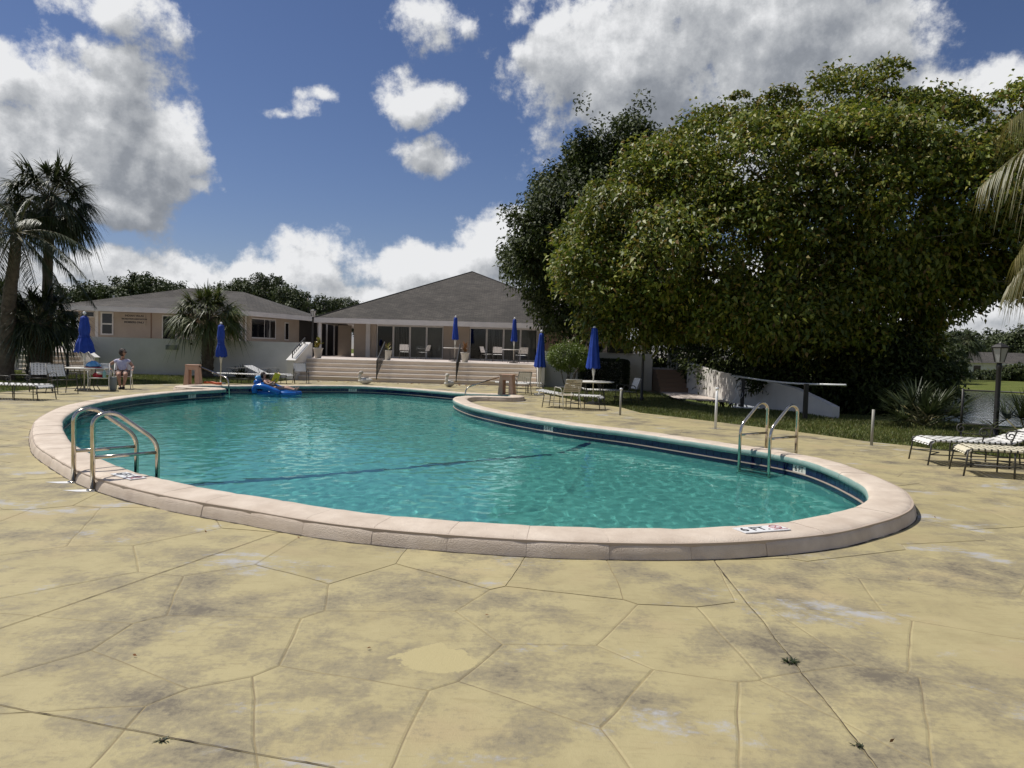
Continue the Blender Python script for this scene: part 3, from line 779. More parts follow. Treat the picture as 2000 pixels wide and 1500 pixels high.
for dist, po, c in slabs:
    if c.y < -2.5 and dist > 100: pass
    den = dense(po, 0.10 if dist < 9 else 0.4)
    inD = all(inside(p, DECK) for p in den); hitH = any((p - c).length < 2 and inside(p, den) for p in BIGH) or any(inside(p, BIGH) for p in den)
    faces = []
    if inD and not hitH: vv = den; faces = [tuple(range(len(den)))]
    else:
        nd = len(den); near_h = [p for p in BIGH]
        V = [p.copy() for p in den] + [p.copy() for p in DECK] + [p.copy() for p in BIGH]
        E_ = [(i, (i + 1) % nd) for i in range(nd)] + [(nd + i, nd + (i + 1) % len(DECK)) for i in range(len(DECK))] + [(nd + len(DECK) + i, nd + len(DECK) + (i + 1) % len(BIGH)) for i in range(len(BIGH))]
        rr = delaunay_2d_cdt(V, E_, [], 0, 1e-4); vv = rr[0]
        for f_ in rr[2]:
            cc = sum((vv[i] for i in f_), Vector((0, 0))) / len(f_)
            if inside(cc, den) and inside(cc, DECK) and not inside(cc, BIGH): faces.append(tuple(f_))
    if not faces: continue
    used = sorted({i for f_ in faces for i in f_}); mp_ = {o_: k for k, o_ in enumerate(used)}
    P2 = [vv[i] for i in used]; F2 = [tuple(mp_[i] for i in f_) for f_ in faces]
    ec = {}
    for f_ in F2:
        for a, b_ in zip(f_, f_[1:] + f_[:1]): ec[(a, b_)] = ec.get((a, b_), 0) + 1
    bnd = [(a, b_) for (a, b_) in ec if (b_, a) not in ec]
    nb = len(P2)
    if count < 300 and dist < 100:
        t = MB(); hgt = rnd.uniform(-.0008, .0008)
        if len(faces) == 1:               # whole cell: rounded stamped edge
            n = len(P2); ins = []
            for i in range(n):
                e1 = (P2[i] - P2[i - 1]); e2 = (P2[(i + 1) % n] - P2[i]); nn = Vector((-e1.y, e1.x)).normalized() + Vector((-e2.y, e2.x)).normalized()
                ins.append(P2[i] + nn.normalized() * .010 if nn.length > 1e-6 else P2[i])
            sgn = sum(P2[i - 1].x * P2[i].y - P2[i].x * P2[i - 1].y for i in range(n))
            if sgn < 0: ins = [P2[i] * 2 - ins[i] for i in range(n)]
            t.v = [(p.x, p.y, hgt) for p in ins] + [(p.x, p.y, -.0028) for p in P2] + [(p.x, p.y, -.012) for p in P2]
            t.f = [tuple(range(n))] + [(n + i, n + (i + 1) % n, (i + 1) % n, i) for i in range(n)] + [(2 * n + i, 2 * n + (i + 1) % n, n + (i + 1) % n, n + i) for i in range(n)]
        else:
            t.v = [(p.x, p.y, hgt) for p in P2] + [(p.x, p.y, -.012) for p in P2]
            t.f = list(F2) + [(b_, a, a + nb, b_ + nb) for a, b_ in bnd]
        t.build('slab', M['deck'], deck); count += 1
    else:
        b0 = len(far.v)
        far.v += [(p.x, p.y, 0) for p in P2] + [(p.x, p.y, -.012) for p in P2]
        far.f += [tuple(b0 + i for i in f_) for f_ in F2] + [(b0 + b_, b0 + a, b0 + a + nb, b0 + b_ + nb) for a, b_ in bnd]
struct(far.build('outer_slabs', M['deck'], deck), 'stuff')

# dark open cracks along the long joints
for (a, b_) in (((0, 1228), (535, 1043)), ((1395, 1097), (1715, 1500)), ((0, 1377), (650, 1500)), ((0, 833), (78, 831))):
    a, b_ = P(*a), P(*b_); q = MB(); n = int((b_ - a).length / .03); d = (b_ - a).normalized(); sdv = Vector((-d.y, d.x, 0)); prev = None
    for k in range(n + 1):
        c = a.lerp(b_, k / n); v = noise.noise_vector(Vector((c.x * 4.1, c.y * 4.1, .3))) * .011 + noise.noise_vector(Vector((c.x * 17, c.y * 17, 4))) * .0032 + noise.noise_vector(Vector((c.x * 45, c.y * 45, 9))) * .004
        w = .0012 + .0045 * max(0, noise.noise(Vector((c.x * 9, c.y * 9, 1)))); c = Vector((c.x + v.x, c.y + v.y, .0016)); cur = (c - sdv * w, c + sdv * w)
        if prev: q.poly([prev[0], cur[0], cur[1], prev[1]])
        prev = cur
    q.build('crack', M['dirt'], deck)

# ------------------------------------------------------------------ buildings
def roof_faces(name, faces, parent, thick=0.0):
    """roof planes with shingle UVs running along the eave"""
    me = bpy.data.meshes.new(name); V = []; F_ = []
    for f_ in faces:
        F_.append(tuple(range(len(V), len(V) + len(f_)))); V += [tuple(p) for p in f_]
    me.from_pydata(V, [], F_); uv = me.uv_layers.new(name='UVMap')
    li = 0
    for f_ in faces:
        a, b_ = Vector(f_[0]), Vector(f_[1]); ux = (b_ - a).normalized(); nrm = (b_ - a).cross(Vector(f_[-1]) - a).normalized(); uy = nrm.cross(ux)
        for p in f_:
            d = Vector(p) - a; uv.data[li].uv = (d.dot(ux), d.dot(uy)); li += 1
    return place(name, me, M['roof'], parent)

TZ = 1.0
# terrace (raised ground behind the retaining walls)
q = MB().prism([(-10.1, 35.05), (1.2, 35.05), (1.2, 34.35), (7.9, 34.3), (7.9, 70), (-40, 70), (-40, 36.4), (-22.6, 36.4), (-22.6, 35.2), (-10.1, 35.2)], -.2, TZ)
terr = struct(q.build('terrace', M['terrace']))
# main steps: each step a part
steps = thing('entrance_steps', 'wide pinkish painted steps rising to the terrace in three bays', 'steps', (0, 0, 0))
for k in range(5):
    y0 = 33.65 + k * .35; z1 = .2 * (k + 1)
    if k < 4:
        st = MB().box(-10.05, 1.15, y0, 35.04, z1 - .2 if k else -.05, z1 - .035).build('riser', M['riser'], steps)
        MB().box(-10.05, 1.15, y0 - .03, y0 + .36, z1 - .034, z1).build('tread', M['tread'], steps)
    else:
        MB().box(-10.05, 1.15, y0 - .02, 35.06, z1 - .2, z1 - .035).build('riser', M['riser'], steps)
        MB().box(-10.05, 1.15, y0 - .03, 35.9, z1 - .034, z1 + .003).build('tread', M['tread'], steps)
def slope_wall(name, x0, x1, pts, m_, label, cat='wall'):
    """wall of thickness x0..x1, side outline pts (y,z)"""
    q = MB(); n = len(pts); q.v = [(x0, y, z) for y, z in pts] + [(x1, y, z) for y, z in pts]
    q.f = [tuple(range(n)), tuple(range(n, 2 * n))[::-1]] + [(i, n + i, n + (i + 1) % n, (i + 1) % n) for i in range(n)]
    o = q.build(name, m_); tag(o, label, cat); return o
def railing(name, label, a, b_, h, n, m_, posts=True, loc=True):
    t = thing(name, label, 'railing', a)
    a, b_ = Vector(a), Vector(b_); d = b_ - a
    MB().tube([(0, 0, h), tuple(d + Vector((0, 0, h)))], .032, 6).build('handrail', m_, t)
    MB().tube([(0, 0, .12), tuple(d + Vector((0, 0, .12)))], .014, 6).build('bottom_rail', m_, t)
    for k in range(n + 1):
        p = d * (k / n); w = .026 if k in (0, n) else .015
        MB().tube([p + Vector((0, 0, 0 if k in (0, n) else .12)), p + Vector((0, 0, h))], w, 6).build('post' if k in (0, n) else 'baluster', m_, t)
    return t
slope_wall('stair_wall', -10.42, -10.06, [(33.1, -.05), (36.0, -.05), (36.0, 1.76), (35.55, 1.76), (33.1, .92)], M['white_wall'], 'white sloping wall beside the pinkish steps with short iron railing')
MB().poly([(-10.46, 33.06, .925), (-10.02, 33.06, .925), (-10.02, 35.58, 1.79), (-10.46, 35.58, 1.79)]).build('wall_cap', M['trim'], bpy.data.objects['stair_wall'])
railing('stair_railing', 'short iron railing on top of the white sloping stair wall', (-10.24, 33.35, 1.02), (-10.24, 35.3, 1.69), .30, 7, M['iron'])
slope_wall('stair_end_wall', 1.18, 1.5, [(33.2, -.05), (35.2, -.05), (35.2, 1.7), (34.6, 1.3), (33.2, .98)], M['white_wall'], 'white end wall at the tree side of the steps')
railing('stair_railing', 'black iron handrail descending the steps beside the duck planter with a pebble head', (-6.35, 33.55, .12), (-6.35, 35.5, 1.02), .88, 11, M['iron'])
railing('stair_railing', 'black iron handrail descending the steps behind the slimmer duck planter', (-2.62, 33.55, .12), (-2.62, 35.5, 1.02), .88, 11, M['iron'])

def wallpiece(name, label, x0, x1, y0, y1, z0, z1, m_, cat='wall'):
    o = MB().box(x0, x1, y0, y1, z0, z1).build(name, m_); tag(o, label, cat); return o
lw = wallpiece('retaining_wall', 'long whitewashed retaining wall behind the seated woman', -20.9, -10.43, 35.0, 35.19, -.06, 1.76, M['white_wall'])
vt = thing('wall_vent', 'grey louvred vent grille set in the white retaining wall', 'vent', PD(336, 678.5, 34.98))
MB().box(-.31, .31, -.012, .015, -.115, .115).build('vent_frame', M['bucket'], vt)
for k in range(5): MB().box(-.28, .28, -.03, -.0125, -.09 + k * .041, -.075 + k * .041).build('louvre', M['greypipe'], vt)
tag(MB().lathe([(.05, 0), (.055, .02), (.03, .06)], 10).build('pipe_stub', M['black'], None, loc=PD(374, 671.5, 34.97)), 'small black pipe stub poking from white wall near palm', 'pipe')
bpy.data.objects['pipe_stub'].rotation_euler = (R(90), 0, 0)
rw = wallpiece('retaining_wall', 'shaded white retaining wall behind the clipped box hedge', 1.52, 6.65, 34.1, 34.3, -.06, 1.68, M['white_wall'])
MB().box(4.9, 5.7, 34.05, 34.32, 1.682, 2.0).build('raised_block', M['white_wall'], rw)
bd = thing('brown_notice_board', 'small orange brown board on the shaded wall behind lamp post', 'board', (5.05, 33.98, 2.04))
MB().box(-.75, .72, -.03, .03, 0, .16).build('board', M['rust'], bd); MB().box(-.6, .6, -.02, .02, -.36, 0.001).build('bracket', M['iron'], bd)

# main pavilion
pv = thing('pavilion', 'low clubhouse with pyramid grey shingle roof, sliding doors and white fascia', 'building', (0, 45.5, TZ))
def pbox(name, x0, x1, y0, y1, z0, z1, m_, par=None):
    return MB().box(x0, x1, y0 - 45.5, y1 - 45.5, z0 - TZ, z1 - TZ).build(name, m_, par or pv)
EZ = 3.30
ex0, ex1, ey0, ey1 = -12.1, 6.1, 43.5, 61.0
ap = (-3.1, 52.0 - 45.5, 7.28 - TZ)
def rel(x, y, z): return (x, y - 45.5, z - TZ)
A_, B_, C_, D_ = rel(ex0, ey0, EZ + .03), rel(ex1, ey0, EZ + .03), rel(ex1, ey1, EZ + .03), rel(ex0, ey1, EZ + .03)
ap2 = rel(-3.1, 52.5, 7.28)
rf = roof_faces('roof', [[A_, B_, ap], [B_, C_, ap2, ap], [C_, D_, ap2], [D_, A_, ap, ap2]], pv)
MB().tube([A_, ap], .05, 6).build('hip_cap', M['roof'], rf); MB().tube([B_, ap], .05, 6).build('hip_cap', M['roof'], rf)
for (x0, x1, y0, y1) in ((ex0 - .02, ex1 + .02, ey0 - .03, ey0 + .02), (ex0 - .02, ex1 + .02, ey1, ey1 + .04), (ex0 - .03, ex0 + .02, ey0 + .02, ey1), (ex1 - .02, ex1 + .03, ey0 + .02, ey1)):
    pbox('fascia', x0, x1, y0, y1, EZ - .26, EZ + .04, M['trim'])
pbox('soffit', ex0 + .05, ex1 - .05, ey0 + .03, ey1 - .05, EZ - .14, EZ - .10, M['trim'])
# front wall pieces
WY = 45.5
for nm, x0, x1, m_ in (('wall_panel', -10.1, -9.32, 'beige'), ('wall_panel', -9.05, -8.68, 'beige'), ('wall_panel', -4.42, -2.78, 'beige'), ('wall_panel', 1.55, 2.0, 'blind'), ('wall_panel', 2.003, 3.2, 'brown_wall'), ('wall_panel', 3.203, 6.0, 'beige')):
    pbox(nm, x0, x1, WY, WY + .2, TZ - .02, EZ - .145, M[m_])
pbox('column', -9.318, -9.055, WY - .12, WY + .22, TZ - .02, EZ - .145, M['trim'])
pbox('side_wall', 5.8, 6.0, WY + .2, 60, TZ - .02, EZ - .145, M['beige']); pbox('side_wall', -10.1, -9.9, WY + .2, 60, TZ - .02, EZ - .145, M['beige'])
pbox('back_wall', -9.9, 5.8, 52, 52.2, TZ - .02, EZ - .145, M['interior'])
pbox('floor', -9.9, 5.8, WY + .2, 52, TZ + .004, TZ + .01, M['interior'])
pbox('corner_post', -11.85, -11.68, 43.62, 43.8, TZ - .02, EZ - .145, M['trim'])
def slider(x0, x1, dark):
    w = (x1 - x0) / 4
    pbox('door_header', x0, x1, WY, WY + .16, 3.06, EZ - .146, M['trim'])
    for k in range(4):
        a, b_ = x0 + k * w, x0 + (k + 1) * w
        d = pbox('sliding_door', a + .004, a + .055, WY + .03, WY + .08, TZ, 3.058, M['trim'])
        MB().box(b_ - .055, b_ - .004, WY + .03 - 45.5, WY + .08 - 45.5, 0, 2.058).build('stile', M['trim'], d)
        MB().box(a + .056, b_ - .056, WY + .03 - 45.5, WY + .08 - 45.5, 1.99, 2.058).build('rail', M['trim'], d)
        MB().box(a + .056, b_ - .056, WY + .03 - 45.5, WY + .08 - 45.5, 0.005, .08).build('rail', M['trim'], d)
        if k not in dark:
            bl = MB(); x = a + .08
            while x < b_ - .1:
                ang = rnd.uniform(.15, .5) if k != dark[-1] + 1 else rnd.uniform(.7, 1.4)
                bl.box(-.055, .055, -.003, .003, .08, 1.98, Matrix.Translation((x, WY + .17 - 45.5, 0)) @ Matrix.Rotation(ang, 4, 'Z')); x += .105
            bl.build('blind', M['blind'], d)
        gm = MB().box(a + .056, b_ - .056, WY + .053 - 45.5, WY + .058 - 45.5, .081, 1.989).build('pane', M['pane'], d)
def pane_material():
    m, N, L, b = node_mat('clear_glass'); out = N['Material Output']; N.remove(b)
    tr = N.new('ShaderNodeBsdfTransparent'); tr.inputs[0].default_value = (.72, .74, .74, 1); gl = N.new('ShaderNodeBsdfGlossy'); gl.inputs['Roughness'].default_value = .02
    fr = N.new('ShaderNodeFresnel'); fr.inputs[0].default_value = 1.45; mx = N.new('ShaderNodeMixShader')
    L.new(fr.outputs[0], mx.inputs[0]); L.new(tr.outputs[0], mx.inputs[1]); L.new(gl.outputs[0], mx.inputs[2]); L.new(mx.outputs[0], out.inputs['Surface']); return m
M['pane'] = pane_material()
slider(-8.66, -4.44, (0,)); slider(-2.76, 1.53, (0,))
# breezeway between the two buildings: back, open door
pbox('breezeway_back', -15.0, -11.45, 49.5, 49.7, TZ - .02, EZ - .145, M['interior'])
dr = pbox('open_door', -11.42, -10.55, 46.8, 46.86, TZ + .01, 3.02, M['beige']); MB().tube([(-10.68, 1.25, 1.0), (-10.60, 1.22, 1.0)], .02, 6).build('handle', M['steel'], dr)
for x in (-12.6, -12.1, -13.2): pbox('passage_post', x, x + .08, 48.3, 48.4, TZ, EZ - .15, M['trim'])

# left wing
wg = thing('clubhouse_wing', 'beige clubhouse wing with hipped grey roof and a lettered sign', 'building', (-19, 39.6, TZ))
def wbox(name, x0, x1, y0, y1, z0, z1, m_, par=None):
    return MB().box(x0 + 19, x1 + 19, y0 - 39.6, y1 - 39.6, z0 - TZ, z1 - TZ).build(name, m_, par or wg)
def wrel(x, y, z): return (x + 19, y - 39.6, z - TZ)
e = [(-24.4, 38.4), (-14.5, 39.4), (-12.55, 44.4), (-13.5, 56), (-24.4, 56)]; wz = 3.42
r1, r2 = wrel(-20.2, 45.0, 5.02), wrel(-17.4, 46.3, 4.95)
EE = [wrel(x, y, wz) for x, y in e]
wr = roof_faces('roof', [[EE[0], EE[1], r2, r1], [EE[1], EE[2], r2], [EE[2], EE[3], r2], [EE[3], EE[4], r1, r2], [EE[4], EE[0], r1]], wg)
for a, b_ in zip(e, e[1:] + e[:1]):
    q = MB().bar(wrel(a[0], a[1], wz - .13), wrel(b_[0], b_[1], wz - .13), .04, .26); q.build('fascia', M['trim'], wg)
MB().poly([wrel(x, y, wz - .2) for x, y in e]).build('soffit', M['trim'], wg)
for px, py in ((222, 566), (258, 571)):
    o = PD(px, py, 42.5); v = MB().tube([wrel(o.x, o.y, 4.0), wrel(o.x, o.y, 4.28)], .05, 8).build('vent_pipe', M['trim'], wr)
fw0, fw1 = Vector((-23.6, 39.55)), Vector((-15.0, 40.35))
def on_front(px): # x position along the facade seen at a pixel column
    d = ray(px, 640); t = None
    den = d.x * (fw1.y - fw0.y) - d.y * (fw1.x - fw0.x)
    s = (fw0.x * (fw1.y - fw0.y) - fw0.y * (fw1.x - fw0.x)) / den
    return Vector((d.x * s, d.y * s))
wall_dir = (fw1 - fw0).normalized(); wrz = math.atan2(wall_dir.y, wall_dir.x); wn_ = Vector((wall_dir.y, -wall_dir.x))
def facade(name, pa, pb, z0, z1, d0, d1, m_, par=None):
    a, b_ = on_front(pa), on_front(pb); L_ = (b_ - a).length
    Mx = Matrix.Translation((a.x + 19, a.y - 39.6, 0)) @ Matrix.Rotation(wrz, 4, 'Z')
    return MB().box(0, L_, -d1, -d0, z0 - TZ, z1 - TZ, Mx).build(name, m_, par or wg)
facade('wall', 153, 490, TZ, 3.22, -.2, 0, M['beige'])
facade('wall_trim', 294.5, 296.5, TZ, 3.2, .001, .03, M['brown_wall']); facade('wall_trim', 186, 192, TZ, 3.2, .001, .02, M['trim'])
w_ = facade('window', 197, 222, 1.9, 3.16, .001, .05, M['trim'])
facade('pane', 200.5, 219.5, 2.55, 3.08, .051, .056, M['glass'], w_); facade('pane', 200.5, 219.5, 1.98, 2.47, .051, .056, M['glass'], w_)
w_ = facade('window', 158, 185, 2.85, 3.16, .001, .03, M['trim']); facade('pane', 159.5, 183.5, 2.89, 3.13, .031, .036, M['glass'], w_)
d_ = facade('door', 317, 345, TZ, 3.1, .001, .05, M['trim']); facade('pane', 319, 343, TZ + .1, 3.03, .051, .056, M['glass'], d_)
w_ = facade('shutter', 358, 392, 2.2, 3.1, .001, .04, M['brown_wall'])
for k in range(9): facade('slat', 359, 391, 1.3 + k * .1, 1.37 + k * .1, .001, .02, M['trim'], w_)
# receding wall with window, towards the breezeway
def recede(name, t0, t1, z0, z1, d0, d1, m_, par=None):
    a, b_ = Vector((-15.0, 40.35)), Vector((-13.4, 44.9)); dd = (b_ - a); L_ = dd.length
    Mx = Matrix.Translation((a.x + 19, a.y - 39.6, 0)) @ Matrix.Rotation(math.atan2(dd.y, dd.x), 4, 'Z')
    return MB().box(t0 * L_, t1 * L_, -d1, -d0, z0 - TZ, z1 - TZ, Mx).build(name, m_, par or wg)
recede('wall', 0, 1.0, TZ, 3.22, -.2, 0, M['beige'])
w_ = recede('window', .05, .52, 1.95, 3.12, .001, .05, M['trim'])
for a, b_ in ((.065, .30), (.31, .40), (.41, .505)): recede('pane', a, b_, 2.02, 3.05, .051, .056, M['glass'], w_)
w_ = recede('window', .70, .78, 1.9, 3.0, .001, .04, M['trim']); recede('pane', .71, .77, 1.97, 2.93, .041, .046, M['glass'], w_)
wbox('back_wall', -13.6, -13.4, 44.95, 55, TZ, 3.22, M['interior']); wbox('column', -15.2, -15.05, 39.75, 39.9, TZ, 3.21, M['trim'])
MB().tube([wrel(-14.95, 40.1, 1.0), wrel(-14.95, 40.1, 3.2)], .045, 8).build('downpipe', M['trim'], wg)
c = on_front(263); sg = thing('lettered_sign', 'weathered beige sign with three lines of dark lettering under eave', 'sign', (c.x + wn_.x * .03, c.y + wn_.y * .03, 2.82), wrz)
MB().box(-.60, .60, -.012, .02, -.32, .32).build('board', M['signboard'], sg)
for k, (tx, sz) in enumerate((('INDIAN VILLAS', .15), ('RECREATION ASSOCIATION', .105), ('MEMBERS ONLY', .15))):
    o = place('lettering', text_mesh(tx, sz, .003, bold=.003), M['black'], sg, (0, -.016, .18 - k * .18)); o.rotation_euler = (R(90), 0, 0)

# side stairs at the far left with their stringer wall
ss = thing('side_steps', 'narrow pink steps behind the palm trunks leading to terrace', 'steps', (-19.6, 33.2, 0), math.atan2(2.5, -3.0))
for k in range(5):
    MB().box(.35 * k, 2.4, .02, 2.0, .2 * k - (.05 if k == 0 else 0), .2 * k + .165).build('riser', M['riser'], ss)
    MB().box(.35 * k - .03, 2.4 + .4, 0.0, 2.02, .2 * k + .166, .2 * k + .2).build('tread', M['tread'], ss)
sw_ = thing('stair_wall', 'white sloping stair wall with thin handrail at far left steps', 'wall', (-19.4, 33.45, 0), math.atan2(2.2, -3.1))
q = MB(); pts_ = [(0, -.05), (3.3, -.05), (3.3, 1.78), (2.9, 1.78), (0, .78)]; n = len(pts_)
q.v = [(x, -.09, z) for x, z in pts_] + [(x, .09, z) for x, z in pts_]; q.f = [tuple(range(n))[::-1], tuple(range(n, 2 * n))] + [(i, (i + 1) % n, n + (i + 1) % n, n + i) for i in range(n)]
q.build('wall', M['white_wall'], sw_)
MB().bar((-.06, 0, .79), (2.9, 0, 1.81), .24, .03).build('wall_cap', M['trim'], sw_)
MB().tube([(.15, -.12, .72), (.15, -.2, .78), (2.75, -.2, 1.68), (2.75, -.12, 1.64)], .018, 6).build('handrail', M['iron'], sw_)
railing('stair_railing', 'black baluster railing of the far left steps behind umbrella', (-20.6, 31.6, 0.02), (-22.9, 33.3, 1.0), .9, 10, M['iron'])

# ramp wall and dark steps under the tree
rp_ = [(7.95, 32.6, 1.35), (8.0, 31.0, 1.22), (8.1, 28.8, 1.05), (8.25, 26.5, .95), (8.5, 24.0, .88), (8.75, 22.2, .72), (8.95, 21.0, .48), (9.08, 20.2, .30)]
q = MB()
for x, y, z in rp_: q.v += [(x, y, -.06), (x, y, z), (x + .2, y + .03, z), (x + .2, y + .03, -.06)]
for i in range(len(rp_) - 1):
    for k in range(3): q.f.append((4 * i + k, 4 * i + 4 + k, 4 * i + 5 + k, 4 * i + 1 + k))
q.f += [(0, 1, 2, 3), tuple(4 * len(rp_) - 4 + k for k in (3, 2, 1, 0))]
tag(q.build('ramp_wall', M['white_wall']), 'low white ramp wall curving down under the big tree', 'wall')
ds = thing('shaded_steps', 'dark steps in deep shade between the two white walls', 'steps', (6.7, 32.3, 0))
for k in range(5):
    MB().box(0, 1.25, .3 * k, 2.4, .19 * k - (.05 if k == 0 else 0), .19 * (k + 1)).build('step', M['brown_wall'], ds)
struct(MB().poly([(6.3, 27.5, -.018), (8.1, 25.5, -.018), (8.0, 32.3, -.018), (6.68, 32.3, -.018)]).build('path', M['terrace']))
fn = thing('picket_fence', 'white picket fence glimpsed at top of the shaded steps', 'fence', (7.6, 35.2, TZ))
for k in range(9): MB().box(k * .14, k * .14 + .08, 0, .03, 0, .75).build('picket', M['trim'], fn)
MB().box(-.05, 1.3, .031, .06, .2, .27).build('rail', M['trim'], fn); MB().box(-.05, 1.3, .031, .06, .55, .62).build('rail', M['trim'], fn)

# houses across the lake
def far_house(label, x, y, w, dpt, z0, zr, rz=0, porch=True):
    t = thing('lakeside_house', label, 'house', (x, y, z0), rz)
    MB().box(-w / 2, w / 2, -dpt / 2, dpt / 2, 0, 2.6).build('wall', M['beige'] if not porch else M['statue'], t)
    o = .7; a, b_, c, d = (-w / 2 - o, -dpt / 2 - o, 2.6), (w / 2 + o, -dpt / 2 - o, 2.6), (w / 2 + o, dpt / 2 + o, 2.6), (-w / 2 - o, dpt / 2 + o, 2.6)
    r1, r2 = (-w / 2 + dpt / 2, 0, zr), (w / 2 - dpt / 2, 0, zr)
    roof_faces('roof', [[a, b_, r2, r1], [b_, c, r2], [c, d, r1, r2], [d, a, r1]], t)
    MB().poly([a, b_, c, d]).build('soffit', M['trim'], t)
    for k in range(5):
        xx = -w / 2 + (k + .7) * w / 5.4
        wd = MB().box(xx - .7, xx + .7, -dpt / 2 - .06, -dpt / 2 - .002, .5, 2.2).build('window', M['trim'], t)
        MB().box(xx - .6, xx + .6, -dpt / 2 - .09, -dpt / 2 - .061, .6, 2.1).build('pane', M['glass'], t if False else wd)
    if porch:
        for xx in (-1.2, .6, 2.4): MB().box(xx, xx + .15, -dpt / 2 - 1.6, -dpt / 2 - 1.45, 0, 2.55).build('porch_post', M['trim'], t)
        MB().box(-1.3, 2.7, -dpt / 2 - 1.7, -dpt / 2 - 1.4, 2.35, 2.55).build('porch_beam', M['trim'], t)
far_house('grey hip roofed house with white porch across the lake', 91.5, 138, 24, 13, -.65, 4.7, R(-12))
far_house('beige house with low roof half hidden by trees across the lake', 72, 142, 12, 10, -.65, 4.3, R(5), False)

# ------------------------------------------------------------------ pool ladders, rails, stands
def bend(pts, r, n=5):
    """polyline with rounded corners"""
    pts = [Vector(p) for p in pts]; out = [pts[0]]
    for i in range(1, len(pts) - 1):
        a, b_, c = pts[i - 1], pts[i], pts[i + 1]
        rr = min(r, (a - b_).length * .48, (c - b_).length * .48)
        p, q_ = b_ + (a - b_).normalized() * rr, b_ + (c - b_).normalized() * rr
        for k in range(n + 1):
            t = k / n; out.append(p * (1 - t) ** 2 + b_ * 2 * t * (1 - t) + q_ * t * t)
    out.append(pts[-1]); return out
def ladder(label, feet, inward, span=.62, h=.80, zs=0.0, drop=-.95):
    t = thing('pool_ladder', label, 'pool ladder', (feet[0][0], feet[0][1], 0)); o = Vector((feet[0][0], feet[0][1], 0))
    for f_ in feet:
        p = Vector((f_[0], f_[1], 0)) - o; d = Vector((inward[0], inward[1], 0)).normalized()
        rail = bend([p + Vector((0, 0, zs)), p + Vector((0, 0, h - .02)), p + d * (.20) + Vector((0, 0, h + .04)), p + d * span + Vector((0, 0, h * .60)), p + d * span + Vector((0, 0, drop))], .14, 7)
        r_ = MB().tube(rail, .0245, 12).build('handrail', M['steel'], t, True)
        MB().tube([p + Vector((0, 0, h * .44)), p + d * span + Vector((0, 0, h * .44))], .019, 10).build('cross_bar', M['steel'], r_, True)
        MB().lathe([(.06, zs + .001), (.062, zs + .012), (.05, zs + .02), (.03, zs + .024)], 16, p.x, p.y).build('base_flange', M['steel'], r_, True)
    if len(feet) == 2:
        a = Vector((*feet[0], 0)) - o; b_ = Vector((*feet[1], 0)) - o; d = Vector((inward[0], inward[1], 0)).normalized() * span
        for z in (-.19, -.46, -.73): MB().box(0, (b_ - a).length, -.05, .05, -.02, .02, Matrix.Translation(a + d + Vector((0, 0, z))) @ Matrix.Rotation(math.atan2((b_ - a).y, (b_ - a).x), 4, 'Z')).build('tread', M['steel'], t)
    return t
f1, f2 = P(144, 942), P(181, 958)
ladder('steel pool ladder on coping beside the 6 FT plate', [(f1.x, f1.y), (f2.x, f2.y)], (.68, .73), span=.66, h=.80)
# the right ladder: two feet on the deck behind the coping
fr_ = P(1540, 882, .15); _s = near_s(fr_[:2])
feet_r = []
for ds in (0, .50):
    pp, nn_, tt_ = pat(_s + ds); feet_r.append((pp.x + nn_.x * .52, pp.y + nn_.y * .52))
ladder('steel pool ladder on the coping towards the lawn', feet_r, (-nn_.x, -nn_.y), span=.70, h=.86)
# white paint smears round the flanges
for f_ in (f1, f2):
    o = MB().prism([(f_.x - .30, f_.y - .035), (f_.x - .12, f_.y - .085), (f_.x + .05, f_.y - .06), (f_.x + .05, f_.y + .05), (f_.x - .1, f_.y + .04)], .0012, .0022).build('paint_smear', M['marker'], deck)

def stand(label, loc, rz, railpts):
    t = thing('rail_stand', label, 'stand', loc, rz)
    w, h, d = .225, .78, .22
    for s_ in (-1, 1):
        q = MB(); q.v = [(s_ * (w + .06), -d, 0), (s_ * (w - .12), -d, 0), (s_ * (w - .12), d, 0), (s_ * (w + .06), d, 0), (s_ * w * .92, -d, h), (s_ * (w - .12), -d, h), (s_ * (w - .12), d, h), (s_ * w * .92, d, h)]
        q.f = [(0, 1, 2, 3), (4, 7, 6, 5), (0, 4, 5, 1), (1, 5, 6, 2), (2, 6, 7, 3), (3, 7, 4, 0)]; q.build('leg', M['stand'], t)
    MB().box(-.225, .225, -.24, .24, h + .001, h + .045).build('top', M['stand'], t)
    MB().box(-w + .12, w - .12, -d + .01, d - .01, h - .14, h - .001).build('apron', M['stand'], t); MB().box(-w + .12, w - .12, -d + .02, d - .02, .02, .12).build('foot_bar', M['stand'], t)
    hr = thing('grab_rail', 'steel grab rail from the pink stand ' + ('near the palm into the pool' if 'palm' in label else 'opposite the duck planters into the pool'), 'handrail', (0, 0, 0))
    pts_ = [Vector(p) for p in railpts]; hr.location = (pts_[0].x, pts_[0].y, 0)
    MB().tube(bend([p - Vector((pts_[0].x, pts_[0].y, 0)) for p in pts_], .22, 7), .024, 10).build('rail', M['steel'], hr, True)
    b0 = pts_[-1] - Vector((pts_[0].x, pts_[0].y, 0)); MB().lathe([(.05, b0.z), (.05, b0.z + .02), (.026, b0.z + .03)], 12, b0.x, b0.y).build('flange', M['steel'], hr, True)
lst = P(377, 752); lst.y -= 1.6; lst.x = PD(377, 752, lst.y).x
stand('pink painted rail stand near the palm trunk', (lst.x, lst.y, 0), R(10), [(lst.x + .22, lst.y, .76), (-9.75, 24.6, .42), (-9.68, 24.62, -.55)])
rst = P(991, 779)
